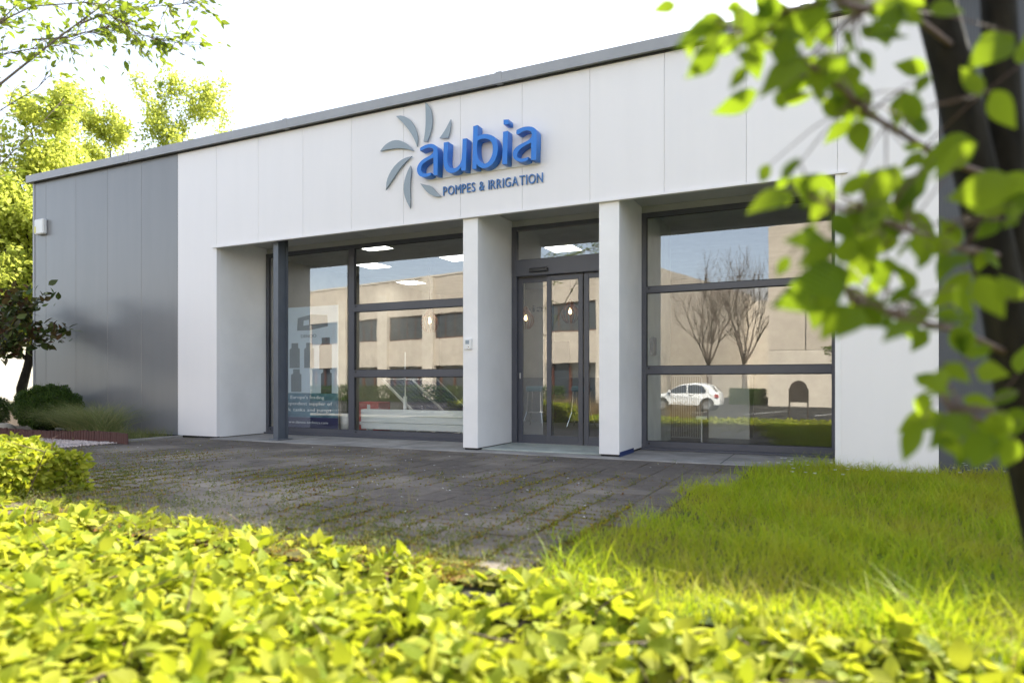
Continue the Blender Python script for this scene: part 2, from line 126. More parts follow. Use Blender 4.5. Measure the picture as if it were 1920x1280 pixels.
# ------------------------------------------------------------------ materials
def newmat(name):
    m = bpy.data.materials.new(name); m.use_nodes = True; nt = m.node_tree; nt.nodes.clear()
    return m, nt, nt.nodes.new('ShaderNodeOutputMaterial')
def nd(nt, t, **kw):
    n = nt.nodes.new(t)
    for k, v in kw.items(): setattr(n, k, v)
    return n
def ramp(nt, fac, stops):
    r = nd(nt, 'ShaderNodeValToRGB'); e = r.color_ramp.elements
    while len(e) < len(stops): e.new(.5)
    for el, (p, c) in zip(e, stops): el.position = p; el.color = (*c, 1) if len(c) == 3 else c
    nt.links.new(fac, r.inputs[0]); return r.outputs[0]
def noise(nt, scale, detail=4, rough=.55, coords='Object', stretch=None, w=None):
    tc = nd(nt, 'ShaderNodeTexCoord'); mp = nd(nt, 'ShaderNodeMapping')
    nt.links.new(tc.outputs[coords], mp.inputs[0])
    if stretch: mp.inputs['Scale'].default_value = stretch
    n = nd(nt, 'ShaderNodeTexNoise'); n.inputs['Scale'].default_value = scale; n.inputs['Detail'].default_value = detail
    n.inputs['Roughness'].default_value = rough; nt.links.new(mp.outputs[0], n.inputs['Vector']); return n.outputs['Fac']
def mat(name, c, rough=.5, metal=0, var=.12, vscale=3, bump=0, bscale=60, spec=.5, stretch=None, coat=0, objvar=0):
    m, nt, out = newmat(name); p = nd(nt, 'ShaderNodeBsdfPrincipled')
    lo = tuple(max(0, x*(1-var)) for x in c); hi = tuple(min(1, x*(1+var)) for x in c)
    f = noise(nt, vscale, 5, .6, stretch=stretch); colr = ramp(nt, f, [(.3, lo), (.7, hi)])
    if objvar:
        oi = nd(nt, 'ShaderNodeObjectInfo'); hs = nd(nt, 'ShaderNodeHueSaturation'); mr = nd(nt, 'ShaderNodeMapRange')
        mr.inputs[3].default_value = 1-objvar; mr.inputs[4].default_value = 1+objvar
        nt.links.new(oi.outputs['Random'], mr.inputs[0]); nt.links.new(mr.outputs[0], hs.inputs['Value']); nt.links.new(colr, hs.inputs['Color']); colr = hs.outputs[0]
    nt.links.new(colr, p.inputs['Base Color'])
    p.inputs['Roughness'].default_value = rough; p.inputs['Metallic'].default_value = metal; p.inputs['Specular IOR Level'].default_value = spec
    p.inputs['Coat Weight'].default_value = coat
    if bump:
        b = nd(nt, 'ShaderNodeBump'); b.inputs['Strength'].default_value = bump; b.inputs['Distance'].default_value = .01
        nt.links.new(noise(nt, bscale, 3, stretch=stretch), b.inputs['Height']); nt.links.new(b.outputs[0], p.inputs['Normal'])
    nt.links.new(p.outputs[0], out.inputs[0]); return m
def panel_mat(name, c, rough, rib, spec=.5, dirt=.1):
    # coated sheet metal with fine vertical micro-ribs and faint vertical streaks
    m, nt, out = newmat(name); p = nd(nt, 'ShaderNodeBsdfPrincipled')
    f = noise(nt, 1.3, 5, .6, stretch=(3, 3, .35)); c0 = ramp(nt, f, [(.25, tuple(x*(1-dirt) for x in c)), (.65, c)])
    oi = nd(nt, 'ShaderNodeObjectInfo'); hs = nd(nt, 'ShaderNodeHueSaturation'); mr = nd(nt, 'ShaderNodeMapRange')
    mr.inputs[3].default_value = .975; mr.inputs[4].default_value = 1.025
    nt.links.new(oi.outputs['Random'], mr.inputs[0]); nt.links.new(mr.outputs[0], hs.inputs['Value']); nt.links.new(c0, hs.inputs['Color'])
    nt.links.new(hs.outputs[0], p.inputs['Base Color'])
    p.inputs['Specular IOR Level'].default_value = spec
    rr = nd(nt, 'ShaderNodeMapRange'); rr.inputs[3].default_value = rough*.96; rr.inputs[4].default_value = rough*1.05
    nt.links.new(f, rr.inputs[0]); nt.links.new(rr.outputs[0], p.inputs['Roughness'])
    tc = nd(nt, 'ShaderNodeTexCoord'); wv = nd(nt, 'ShaderNodeTexWave', bands_direction='X', wave_profile='SIN')
    wv.inputs['Scale'].default_value = 11.0; nt.links.new(tc.outputs['Object'], wv.inputs['Vector'])
    b = nd(nt, 'ShaderNodeBump'); b.inputs['Strength'].default_value = rib; b.inputs['Distance'].default_value = .002
    n2 = noise(nt, .9, 2, .5); ad = nd(nt, 'ShaderNodeMath', operation='MULTIPLY_ADD'); ad.inputs[1].default_value = 1.2
    nt.links.new(n2, ad.inputs[0]); nt.links.new(wv.outputs['Fac'], ad.inputs[2])
    nt.links.new(ad.outputs[0], b.inputs['Height']); nt.links.new(b.outputs[0], p.inputs['Normal'])
    nt.links.new(p.outputs[0], out.inputs[0]); return m
def leaf_mat(name, c1, c2, trans=.42, rough=.42, tc=None, island=True, veins=False, patch=None):
    m, nt, out = newmat(name); p = nd(nt, 'ShaderNodeBsdfPrincipled'); t = nd(nt, 'ShaderNodeBsdfTranslucent'); mx = nd(nt, 'ShaderNodeMixShader')
    if island: g = nd(nt, 'ShaderNodeNewGeometry'); rnd = g.outputs['Random Per Island']
    else: g = nd(nt, 'ShaderNodeObjectInfo'); rnd = g.outputs['Random']
    cr = ramp(nt, rnd, [(0, c1), (.55, tuple((a+b)/2 for a, b in zip(c1, c2))), (1, c2)])
    if patch:   # clumps of another age or kind, metres across
        pf = ramp(nt, pos_noise(nt, patch[1], 4, .6), [(.45, (0, 0, 0)), (.66, (1, 1, 1))]); cr = mixc(nt, pf, cr, patch[0])
    if veins:
        tcn = nd(nt, 'ShaderNodeTexCoord'); sx = nd(nt, 'ShaderNodeSeparateXYZ'); nt.links.new(tcn.outputs['Object'], sx.inputs[0])
        ab = nd(nt, 'ShaderNodeMath', operation='ABSOLUTE'); nt.links.new(sx.outputs[1], ab.inputs[0])
        sb = nd(nt, 'ShaderNodeMath', operation='SUBTRACT'); nt.links.new(sx.outputs[0], sb.inputs[0]); nt.links.new(ab.outputs[0], sb.inputs[1])
        ml = nd(nt, 'ShaderNodeMath', operation='MULTIPLY'); ml.inputs[1].default_value = 75; nt.links.new(sb.outputs[0], ml.inputs[0])
        sn = nd(nt, 'ShaderNodeMath', operation='SINE'); nt.links.new(ml.outputs[0], sn.inputs[0])
        b = nd(nt, 'ShaderNodeBump'); b.inputs['Strength'].default_value = .5; b.inputs['Distance'].default_value = .03
        nt.links.new(sn.outputs[0], b.inputs['Height']); nt.links.new(b.outputs[0], p.inputs['Normal'])
    nt.links.new(cr, p.inputs['Base Color']); p.inputs['Roughness'].default_value = rough; p.inputs['Specular IOR Level'].default_value = .2
    if tc:
        mxc = nd(nt, 'ShaderNodeMix', data_type='RGBA'); mxc.inputs[0].default_value = .5; nt.links.new(cr, mxc.inputs[6]); mxc.inputs[7].default_value = (*tc, 1)
        nt.links.new(mxc.outputs[2], t.inputs[0])
    else: nt.links.new(cr, t.inputs[0])
    mx.inputs[0].default_value = trans; nt.links.new(p.outputs[0], mx.inputs[1]); nt.links.new(t.outputs[0], mx.inputs[2])
    nt.links.new(mx.outputs[0], out.inputs[0]); return m
def glass_mat(name, refl, tint, wav=.02):
    m, nt, out = newmat(name); tr = nd(nt, 'ShaderNodeBsdfTransparent'); gl = nd(nt, 'ShaderNodeBsdfGlossy'); mx = nd(nt, 'ShaderNodeMixShader')
    tr.inputs[0].default_value = (*tint, 1); gl.inputs['Roughness'].default_value = 0.0; gl.inputs[0].default_value = (.96, .98, 1, 1)
    # Schlick reflectance, the same from either side of the thin pane
    g = nd(nt, 'ShaderNodeNewGeometry'); dt = nd(nt, 'ShaderNodeVectorMath', operation='DOT_PRODUCT'); nt.links.new(g.outputs['Incoming'], dt.inputs[0]); nt.links.new(g.outputs['Normal'], dt.inputs[1])
    ab = nd(nt, 'ShaderNodeMath', operation='ABSOLUTE'); nt.links.new(dt.outputs['Value'], ab.inputs[0])
    om = nd(nt, 'ShaderNodeMath', operation='SUBTRACT'); om.inputs[0].default_value = 1; nt.links.new(ab.outputs[0], om.inputs[1])
    pw = nd(nt, 'ShaderNodeMath', operation='POWER'); pw.inputs[1].default_value = 5; nt.links.new(om.outputs[0], pw.inputs[0])
    ad = nd(nt, 'ShaderNodeMath', operation='MULTIPLY_ADD'); ad.use_clamp = True; ad.inputs[1].default_value = 1-refl; ad.inputs[2].default_value = refl; nt.links.new(pw.outputs[0], ad.inputs[0])
    b = nd(nt, 'ShaderNodeBump'); b.inputs['Strength'].default_value = wav; b.inputs['Distance'].default_value = .02
    nt.links.new(noise(nt, 1.4, 2, .5), b.inputs['Height']); nt.links.new(b.outputs[0], gl.inputs['Normal'])
    nt.links.new(ad.outputs[0], mx.inputs[0]); nt.links.new(tr.outputs[0], mx.inputs[1]); nt.links.new(gl.outputs[0], mx.inputs[2])
    nt.links.new(mx.outputs[0], out.inputs[0]); return m
def emit(name, c, s):
    m, nt, out = newmat(name); e = nd(nt, 'ShaderNodeEmission'); e.inputs[0].default_value = (*c, 1); e.inputs[1].default_value = s
    nt.links.new(e.outputs[0], out.inputs[0]); return m
M = {}
M['white'] = panel_mat('white_cladding', (.785, .765, .765), .38, .07, .4, .025)
M['grey'] = panel_mat('grey_cladding', (.195, .197, .203), .28, .08, .6, .08)
M['grey_rib'] = panel_mat('grey_ribbed_cladding', (.085, .09, .10), .6, .5, .35, .08)
M['cap'] = mat('roof_cap_grey', (.31, .315, .33), .4, 0, .06)
M['pillar'] = mat('pillar_white', (.80, .79, .785), .42, 0, .05, 1.5)
M['soffit'] = mat('soffit_grey', (.42, .42, .42), .28, 0, .05)
M['frame'] = mat('anthracite_frame', (.075, .08, .10), .38, 0, .06)
M['steel'] = mat('blue_grey_steel', (.10, .115, .14), .4, 0, .08)
M['glass'] = glass_mat('window_glass', .185, (.99, 1, .995)); M['glass2'] = glass_mat('window_glass_inner', .02, (.95, .97, .96))
M['seal'] = mat('black_seal', (.012, .012, .014), .6)
M['inwall'] = mat('inside_wall', (.34, .32, .27), .8)
M['infloor'] = mat('inside_floor', (.09, .09, .09), .35, 0, .2, 2)
M['ceil'] = mat('inside_ceiling', (.5, .5, .47), .9)
M['concrete'] = mat('concrete_slab', (.27, .255, .235), .85, 0, .3, 2.2, .4, 40)
M['blue'] = mat('sign_blue', (.014, .175, .60), .35, 0, .04)
M['bladegrey'] = mat('sign_grey', (.27, .32, .36), .45, 0, .04)
M['textblue'] = mat('letter_blue', (.06, .18, .43), .4, 0, .04)
M['plastic_w'] = mat('white_plastic', (.75, .75, .73), .4, 0, .04)
M['plastic_k'] = mat('black_plastic', (.015, .015, .017), .35)
M['yellow'] = mat('yellow_plastic', (.65, .6, .12), .4)
M['radiator'] = mat('radiator_white', (.78, .79, .77), .4, 0, .03)
M['red'] = mat('red_box', (.5, .03, .02), .5)
M['chrome'] = mat('chrome', (.7, .7, .7), .15, 1)
M['teal'] = mat('teal_seat', (.02, .10, .13), .5)
M['wood'] = mat('lamp_wood', (.16, .07, .03), .5, 0, .3, 8, stretch=(1, 1, 6))
M['darkgrey'] = mat('desk_dark', (.05, .05, .055), .5)
M['bulb'] = emit('bulb_glow', (1, .62, .28), 5)
M['led'] = emit('led_panel', (1, .97, .92), 3)
M['paver'] = None
M['bark'] = mat('bark', (.014, .012, .008), .9, 0, .6, 22, 1.0, 45, spec=.2, stretch=(1, 1, .25))
M['bark_pale'] = mat('bark_pale', (.16, .125, .10), .8, 0, .3, 14, .4, 40)
M['twig'] = mat('twig', (.10, .06, .045), .7, 0, .25, 20)
M['gravel'] = None
M['edging'] = mat('brown_edging', (.10, .042, .035), .7, 0, .2, 8)
M['asphalt'] = mat('asphalt', (.042, .041, .040), .9, 0, .25, 1.2, .4, 90, spec=.15)
M['paint'] = mat('road_paint', (.7, .7, .68), .7, 0, .2, 5)
M['pebble'] = mat('pebble_concrete', (.52, .45, .37), .9, 0, .12, .5, .5, 30)
M['pebble2'] = mat('pebble_concrete_pale', (.60, .53, .44), .9, 0, .1, .7, .3, 30)
M['brownframe'] = mat('brown_frame', (.10, .035, .022), .5)
M['darkglass'] = mat('dark_pane', (.04, .05, .06), .06, 0, .2, .3, spec=.8)
M['carpaint'] = mat('car_white', (.75, .75, .74), .25, 0, .02, 1, coat=.6)
M['tyre'] = mat('tyre', (.02, .02, .02), .8)
M['rim'] = mat('rim', (.5, .5, .5), .3, .8)
M['lamp_red'] = mat('tail_lamp', (.35, .02, .015), .2)
M['darkbrown'] = mat('board_brown', (.035, .025, .02), .6)
M['roof_tile'] = mat('roof_tile', (.28, .10, .065), .8, 0, .3, 3)
M['plaster'] = mat('plaster', (.6, .56, .5), .9)
M['stone'] = mat('pale_stone', (.5, .44, .36), .85, 0, .2, 6, .4, 30)
def pos_noise(nt, scale, detail=4, rough=.6):
    g = nd(nt, 'ShaderNodeNewGeometry'); n = nd(nt, 'ShaderNodeTexNoise'); n.inputs['Scale'].default_value = scale
    n.inputs['Detail'].default_value = detail; n.inputs['Roughness'].default_value = rough
    nt.links.new(g.outputs['Position'], n.inputs['Vector']); return n.outputs['Fac']
def mixc(nt, fac, a, b):
    x = nd(nt, 'ShaderNodeMix', data_type='RGBA'); nt.links.new(fac, x.inputs[0])
    for s, i in ((a, 6), (b, 7)):
        if isinstance(s, tuple): x.inputs[i].default_value = (*s, 1)
        else: nt.links.new(s, x.inputs[i])
    return x.outputs[2]
def paver_mat():
    m, nt, out = newmat('concrete_paver'); p = nd(nt, 'ShaderNodeBsdfPrincipled')
    base = ramp(nt, pos_noise(nt, 14, 6, .7), [(.3, (.064, .052, .042)), (.7, (.128, .106, .087))])
    patch = ramp(nt, pos_noise(nt, .6, 4, .6), [(.46, (0, 0, 0)), (.66, (1, 1, 1))])
    c = mixc(nt, patch, base, (.24, .205, .165))
    g = nd(nt, 'ShaderNodeNewGeometry'); hs = nd(nt, 'ShaderNodeHueSaturation'); mr = nd(nt, 'ShaderNodeMapRange')
    oi = nd(nt, 'ShaderNodeObjectInfo'); ad = nd(nt, 'ShaderNodeMath', operation='ADD'); fr = nd(nt, 'ShaderNodeMath', operation='FRACT')
    nt.links.new(g.outputs['Random Per Island'], ad.inputs[0]); nt.links.new(oi.outputs['Random'], ad.inputs[1]); nt.links.new(ad.outputs[0], fr.inputs[0])
    mr.inputs[3].default_value = .9; mr.inputs[4].default_value = 1.1; nt.links.new(fr.outputs[0], mr.inputs[0])
    nt.links.new(mr.outputs[0], hs.inputs['Value']); nt.links.new(c, hs.inputs['Color'])
    speck = ramp(nt, pos_noise(nt, 55, 2, .5), [(.70, (0, 0, 0)), (.76, (1, 1, 1))])
    moss = ramp(nt, pos_noise(nt, 2.3, 6, .75), [(.60, (0, 0, 0)), (.72, (.55, .55, .55))])
    c2 = mixc(nt, speck, hs.outputs[0], (.26, .25, .22)); c3 = mixc(nt, moss, c2, (.12, .085, .03))
    nt.links.new(c3, p.inputs['Base Color']); p.inputs['Roughness'].default_value = .82
    b = nd(nt, 'ShaderNodeBump'); b.inputs['Strength'].default_value = .5; b.inputs['Distance'].default_value = .006
    nt.links.new(pos_noise(nt, 70, 3), b.inputs['Height']); nt.links.new(b.outputs[0], p.inputs['Normal'])
    nt.links.new(p.outputs[0], out.inputs[0]); return m
def ground_mat(name, stops, scale, bump=.6, bs=40, dist=.02):
    m, nt, out = newmat(name); p = nd(nt, 'ShaderNodeBsdfPrincipled'); p.inputs['Roughness'].default_value = .9; p.inputs['Specular IOR Level'].default_value = .2
    nt.links.new(ramp(nt, pos_noise(nt, scale, 7, .7), stops), p.inputs['Base Color'])
    b = nd(nt, 'ShaderNodeBump'); b.inputs['Strength'].default_value = bump; b.inputs['Distance'].default_value = dist
    nt.links.new(pos_noise(nt, bs, 4), b.inputs['Height']); nt.links.new(b.outputs[0], p.inputs['Normal']); nt.links.new(p.outputs[0], out.inputs[0]); return m
M['paver'] = paver_mat()
M['joint'] = ground_mat('mossy_joint', [(.32, (.035, .03, .025)), (.47, (.075, .07, .018)), (.58, (.13, .13, .015)), (.68, (.14, .06, .02)), (.8, (.06, .045, .02))], 2.2)
M['turf'] = ground_mat('turf_soil', [(.3, (.03, .045, .012)), (.6, (.06, .09, .02)), (.8, (.09, .075, .03))], 3)
M['terrain'] = ground_mat('verge', [(.3, (.04, .042, .025)), (.55, (.06, .058, .036)), (.75, (.085, .072, .05))], .8)
M['soil'] = ground_mat('bed_soil', [(.3, (.03, .022, .016)), (.7, (.07, .05, .035))], 9)
M['gravel'] = mat('pink_gravel', (.5, .42, .39), .8, 0, .35, 40)

# ------------------------------------------------------------------ ground, road, plaza
def terrain_z(y):
    t = min(1, max(0, (-5.72-y)/1.6)); t = t*t*(3-2*t); return -.035-.485*t
ys = [-420, -120, -60, -30, -16, -12]+[-11, -9]+[-7.4+.2*k for k in range(0, 9)]+[-5.7, 0, 20, 60, 150, 420]
xs = [-420, -150, -60, -30, -20, -10, 0, 10, 20, 40, 120, 420]
v = [(x, y, terrain_z(y)) for y in ys for x in xs]; n = len(xs)
f = [(j*n+i, j*n+i+1, (j+1)*n+i+1, (j+1)*n+i) for j in range(len(ys)-1) for i in range(n-1)]
tag(mesh('ground', v, f, M['terrain'], smooth=True), kind='structure')
road = tag(MB().box(-160, 120, -32.5, -13.2, -.7, -.50).build('road', M['asphalt']), kind='structure')
tag(MB().box(-160, 120, -80, -32.5, -.7, -.49).build('forecourt', M['asphalt']), kind='structure')
k = 0
for x in range(-40, 30, 5):
    box('lane_marking', x, x+2.6, -18.06, -17.94, -.5, -.496, M['paint'], road, 0)
for x in range(-34, 24, 3):
    mesh('bay_marking', [(x, -22.2, -.496), (x+.12, -22.2, -.496), (x+1.6, -27.6, -.496), (x+1.48, -27.6, -.496)], [(0, 1, 2, 3)], M['paint'], road)
tag(MB().box(-160, 120, -13.2, -13.05, -.7, -.40).build('road_kerb', M['concrete']), kind='structure')
plaza = tag(mesh('plaza', [(-10.9, -5.75, -.006), (-1.0, -5.75, -.006), (-.75, 1.2, -.006), (-10.9, 1.2, -.006)], [(0, 1, 2, 3)], M['joint']), kind='structure')
lawn = tag(mesh('lawn', [(-1.5, -5.8, -.02), (12, -5.8, -.02), (12, .0, -.02), (-.6, 0, -.02), (-1.05, -2.2, -.02), (-1.35, -4.5, -.02)], [(0, 1, 2, 3, 4, 5)], M['turf']), kind='structure')
bed = tag(mesh('planting_bed', [(-30, -1.42, .0), (-10.95, -1.42, .0), (-10.95, 0, .0), (-15.6, 0, 0), (-15.6, 6, 0), (-30, 6, 0)], [(0, 1, 2, 3, 4, 5)], M['soil']), kind='structure')
for x0 in [-10.98]:
    for i in range(6):
        tag(box('bed_kerb', x0+.02*i, x0+.06+.02*i, -1.2*(i+1)+.01, -1.2*i-.0, -.1, .03, M['concrete'], None, .006), kind='structure')

PAV = .3; pav_spots = []
row = 0
x = -10.82
while x < -.9:
    y = -5.8+(row % 2)*PAV/2
    while y < -.17:
        lim = -.95-.13*max(0, -y-1)
        if x+PAV*.5 < lim and not (x > -5.6 and y+PAV/2 < -5.46): pav_spots.append((x+PAV/2, y+PAV/2))
        y += PAV
    x += PAV; row += 1
def cam_depth(x, y): return -x*.4308+(y+8.764)*.9024
def in_view(x, y, z=0, m=60):
    Z = cam_depth(x, y)
    if Z < .3: return False
    px = 960+1280*(x*.9024+(y+8.764)*.4308)/Z; py = 717-1280*(z-1)/Z
    return -m < px < 1920+m and -m < py < 1280+m
def paver_mesh(name, cx, cy, seed, tilt=True):
    r = random.Random(seed); g = .003; h = PAV/2-g; b = .004; z = r.uniform(-.003, .003)
    tx = r.uniform(-.005, .005); ty = r.uniform(-.005, .005)
    def P(a, c, d): return (cx+a, cy+c, z+d+a*tx+c*ty)
    v = [P(-h, -h, -.03), P(h, -h, -.03), P(h, h, -.03), P(-h, h, -.03), P(-h, -h, -.005), P(h, -h, -.005), P(h, h, -.005), P(-h, h, -.005),
         P(-h+b, -h+b, 0), P(h-b, -h+b, 0), P(h-b, h-b, 0), P(-h+b, h-b, 0)]
    f = [(8, 9, 10, 11)]+[(4+i, 4+(i+1) % 4, 8+(i+1) % 4, 8+i) for i in range(4)]+[(i, (i+1) % 4, 4+(i+1) % 4, 4+i) for i in range(4)]
    return v, f
vis = [s for s in pav_spots if in_view(s[0], s[1], 0, 30) and not (s[1] < -5.6 and s[0] > -5)]
vis.sort(key=lambda s: cam_depth(*s)); near = set(vis[:300])
protos = []
for q in range(8):
    pv, pf = paver_mesh('paver', 0, 0, 50+q); me = bpy.data.meshes.new('paver'); me.from_pydata(pv, [], pf); me.materials.append(M['paver']); protos.append(me)
for i, s in enumerate(vis[:300]):
    o = bpy.data.objects.new('paver', protos[i % 8]); col.objects.link(o); o.parent = plaza
    o.location = (s[0], s[1], 0); o.rotation_euler = (0, 0, (i*7 % 4)*math.pi/2+random.uniform(-.006, .006))
mb = MB()
for i, s in enumerate(pav_spots):
    if s not in near: mb.add(*paver_mesh('p', s[0], s[1], 900+i))
mb.build('distant_pavers', M['paver'], plaza, kind='stuff')

# ------------------------------------------------------------------ the shop building
B = thing('shop_building', (-4.3, 0, 0), 'low flat-roofed white and grey metal-clad shop with glazed recessed front', 'building')
ZB, ZT, MOD = 3.43, 5.25, 1.005
def clad(name, x0, x1, z0, z1, m, y=0.0, t=.08):
    # one sandwich panel, edges rolled in
    g = .0012; e = .0045
    v = [(x0+g, y+e, z0), (x0+g+e, y, z0), (x1-g-e, y, z0), (x1-g, y+e, z0), (x1-g, y+t, z0), (x0+g, y+t, z0)]
    v = v+[(a, b, z1) for a, b, c in v]
    f = [(i, (i+1) % 6, 6+(i+1) % 6, 6+i) for i in range(6)]+[(5, 4, 3, 2, 1, 0), (6, 7, 8, 9, 10, 11)]
    return mesh(name, v, f, m, B)
XL = 1.0-12*MOD
clad('white_panel', XL, XL+MOD, .03, ZT, M['white'])
clad('white_panel', 1.0-MOD, 1.0, .0, ZT, M['white'])
for i in range(1, 11): clad('white_panel', XL+i*MOD, XL+(i+1)*MOD, ZB, ZT, M['white'])
x = XL
while x > -15.45:
    x2 = max(-15.5, x-MOD); clad('grey_panel', x2, x, .03, ZT, M['grey']); x = x2
for i in range(6): clad('grey_panel', 1.0+i*MOD, 1.0+(i+1)*MOD, .02, ZT, M['grey_rib'])
box('plinth', -15.46, XL+MOD-.02, .03, .3, -.1, .03, M['seal'], B, 0)
box('side_wall', -15.5, -15.4, .085, 16, -.05, ZT-.02, M['grey'], B)
box('side_wall', 6.95, 7.03, .085, 16, -.05, ZT-.02, M['grey'], B)
box('rear_wall', -15.4, 6.95, 15.9, 16, -.05, ZT-.02, M['grey'], B)
box('roof', -15.4, 6.95, .09, 15.9, 5.0, 5.1, M['seal'], B)
box('corner_trim', -15.53, -15.47, -.012, .05, .02, ZT, M['cap'], B)
# roof edge capping
cap = MB(); prof = [(-.10, ZT+.0), (-.10, ZT+.15), (-.04, ZT+.17), (.30, ZT+.14), (.30, ZT), (.1, ZT), (-.07, ZT+.012)]
for xx in (-15.62, 7.1): cap.v += [(xx, a, b) for a, b in prof]
k = len(prof); cap.f += [(i, i+k, (i+1) % k+k, (i+1) % k) for i in range(k)]+[tuple(range(k)), tuple(reversed(range(k, 2*k)))]
cap.build('roof_capping', M['cap'], B)
box('shadow_gap', -15.45, 6.9, -.03, .1, ZT-.014, ZT+.005, M['seal'], B, 0)
for xx in [-12.4, -8.4, -4.4, -.4, 3.6]: box('capping_joint', xx, xx+.1, -.104, .2, ZT-.003, ZT+.163, M['cap'], B, .001)
# fascia lip, soffit, lintel, reveals
box('fascia_lip', XL+MOD-.08, .10, -.035, .02, ZB-.022, ZB+.004, M['white'], B, .002)
box('fascia_back', XL+MOD, -.0, .082, .12, ZB, 3.62, M['white'], B)
for i, (a, b) in enumerate([(XL+MOD, -7.6), (-7.6, -5.0), (-5.0, -2.7), (-2.7, -.005)]):
    box('soffit_panel', a+.004, b-.004, .10, 1.3, 3.60, 3.63, M['soffit'], B, .002)
box('lintel', XL+MOD, -.005, 1.19, 1.30, 3.50, 3.6, M['soffit'], B)
box('reveal', XL+MOD-.06, XL+MOD, .082, 1.3, .02, 3.61, M['pillar'], B)
box('reveal', -.005, .055, .082, 1.3, .0, 3.61, M['pillar'], B)
box('corner_trim', -.03, .03, -.012, .06, .0, ZB-.02, M['pillar'], B)
for a, b in ((-5.0, -4.75), (-2.9, -2.62)):
    pl = box('pillar', a, b, .025, 1.22, .04, 3.598, M['pillar'], B, .006)
    box('pillar_foot', a+.02, b-.02, .05, 1.2, -.02, .04, M['seal'], pl, 0)
box('blue_tape', -2.617, -2.612, .04, .72, .0, .075, mat('blue_tape', (.01, .03, .14), .5), B, 0)
slab = box('threshold_slab', XL+MOD, -.05, -.16, 1.3, -.08, .012, M['concrete'], B, .01)
box('door_step', -4.74, -2.91, .12, 1.25, .012, .035, mat('step_stone', (.33, .36, .33), .7, 0, .2, 4), B, .006)
for xx in (-8.6, -6.2, -1.3): box('slab_joint', xx, xx+.012, -.155, 1.1, .0121, .0135, M['seal'], slab, 0)
# steel column in front of the left window
cm = MB(); cm.box(-8.80, -8.69, .10, .114, 0, 3.6); cm.box(-8.75, -8.74, .114, .326, 0, 3.6); cm.box(-8.80, -8.69, .326, .34, 0, 3.6)
colm = cm.build('steel_column', M['steel'], B); box('base_plate', -8.86, -8.63, .05, .39, .012, .026, M['steel'], colm)
# interior shell
box('inside_floor', -10.9, .95, 1.3, 12, -.03, .018, M['infloor'], B, 0)
box('inside_ceiling', -10.9, .95, 1.31, 12, 3.66, 3.7, M['ceil'], B, 0)
box('inside_wall', -10.95, -10.9, 1.0, 12, 0, 3.7, M['inwall'], B, 0)
box('inside_wall', .9, .95, 1.0, 12, 0, 3.7, M['inwall'], B, 0)
box('inside_wall', -10.9, .9, 9.0, 9.1, 0, 3.66, M['inwall'], B, 0)
box('inside_wall', XL+.1, XL+MOD-.06, 1.22, 1.3, 0, 3.7, M['inwall'], B, 0)
box('inside_wall', .055, .9, 1.22, 1.3, 0, 3.7, M['inwall'], B, 0)
part = box('partition', -2.72, -2.60, 1.34, 3.03, .018, 3.66, mat('partition_wall', (.62, .64, .58), .7), B)
box('upper_wall', -10.9, .9, 1.31, 1.35, 3.52, 3.66, M['inwall'], B, 0)
# windows
WY0, WY1 = 1.17, 1.25
def pane(x0, x1, y, z0, z1, parent):
    o = MB().box(x0, x1, y, y+.008, z0, z1).build('pane', M['glass'], parent); o.data.materials.append(M['glass2'])
    for p in o.data.polygons: p.material_index = 0 if p.normal.y < -.5 else 1
    return o
def glazed(name, x0, x1, bars_v, bars_h, panes, label=None):
    w = box(name, x0, x0+.07, WY0, WY1, .045, 3.5, M['frame'], B)   # the left jamb carries the rest
    for nm, a, b, c, d in bars_v+bars_h: box(nm, a, b, WY0+.004, WY1-.004, c, d, M['frame'], w)
    for a, b, c, d in panes:
        p = pane(a, b, 1.205, c, d, w)
        s = MB(); s.box(a, b, 1.190, 1.204, d-.012, d); s.box(a, a+.012, 1.190, 1.204, c, d-.012); s.box(a, b, 1.190, 1.204, c, c+.008); s.build('seal', M['seal'], w)
    for a, b, c, d in panes:
        MB().box(a+.03, a+.055, 1.162, 1.173, c-.045, c-.02).build('drain_cap', M['plastic_k'], w)
    return w
XW = XL+MOD
w1 = glazed('window', XW, -5.0, [('mullion', -8.05, -7.92, .14, 3.43), ('jamb', -5.07, -5.0, .14, 3.43)],
    [('head', XW+.07, -5.0, 3.43, 3.5), ('sill_rail', XW+.07, -5.0, .045, .14), ('transom', -7.92, -5.07, 2.28, 2.41), ('transom', -7.92, -5.07, 1.10, 1.225)],
    [(XW+.07, -8.05, .14, 3.43), (-7.92, -5.07, 2.41, 3.43), (-7.92, -5.07, 1.225, 2.28), (-7.92, -5.07, .14, 1.10)])
w2 = glazed('window', -2.62, -.005, [('jamb', -.075, -.005, .14, 3.43)],
    [('head', -2.55, -.005, 3.43, 3.5), ('sill_rail', -2.55, -.005, .045, .14), ('transom', -2.55, -.075, 2.32, 2.41), ('transom', -2.55, -.075, 1.125, 1.24)],
    [(-2.55, -.075, 2.41, 3.43), (-2.55, -.075, 1.24, 2.32), (-2.55, -.075, .14, 1.125)])
for w, a, b in ((w1, XW, -5.0), (w2, -2.62, -.01)):
    box('sill', a+.01, b-.01, 1.10, 1.25, .014, .045, M['frame'], w, .004)
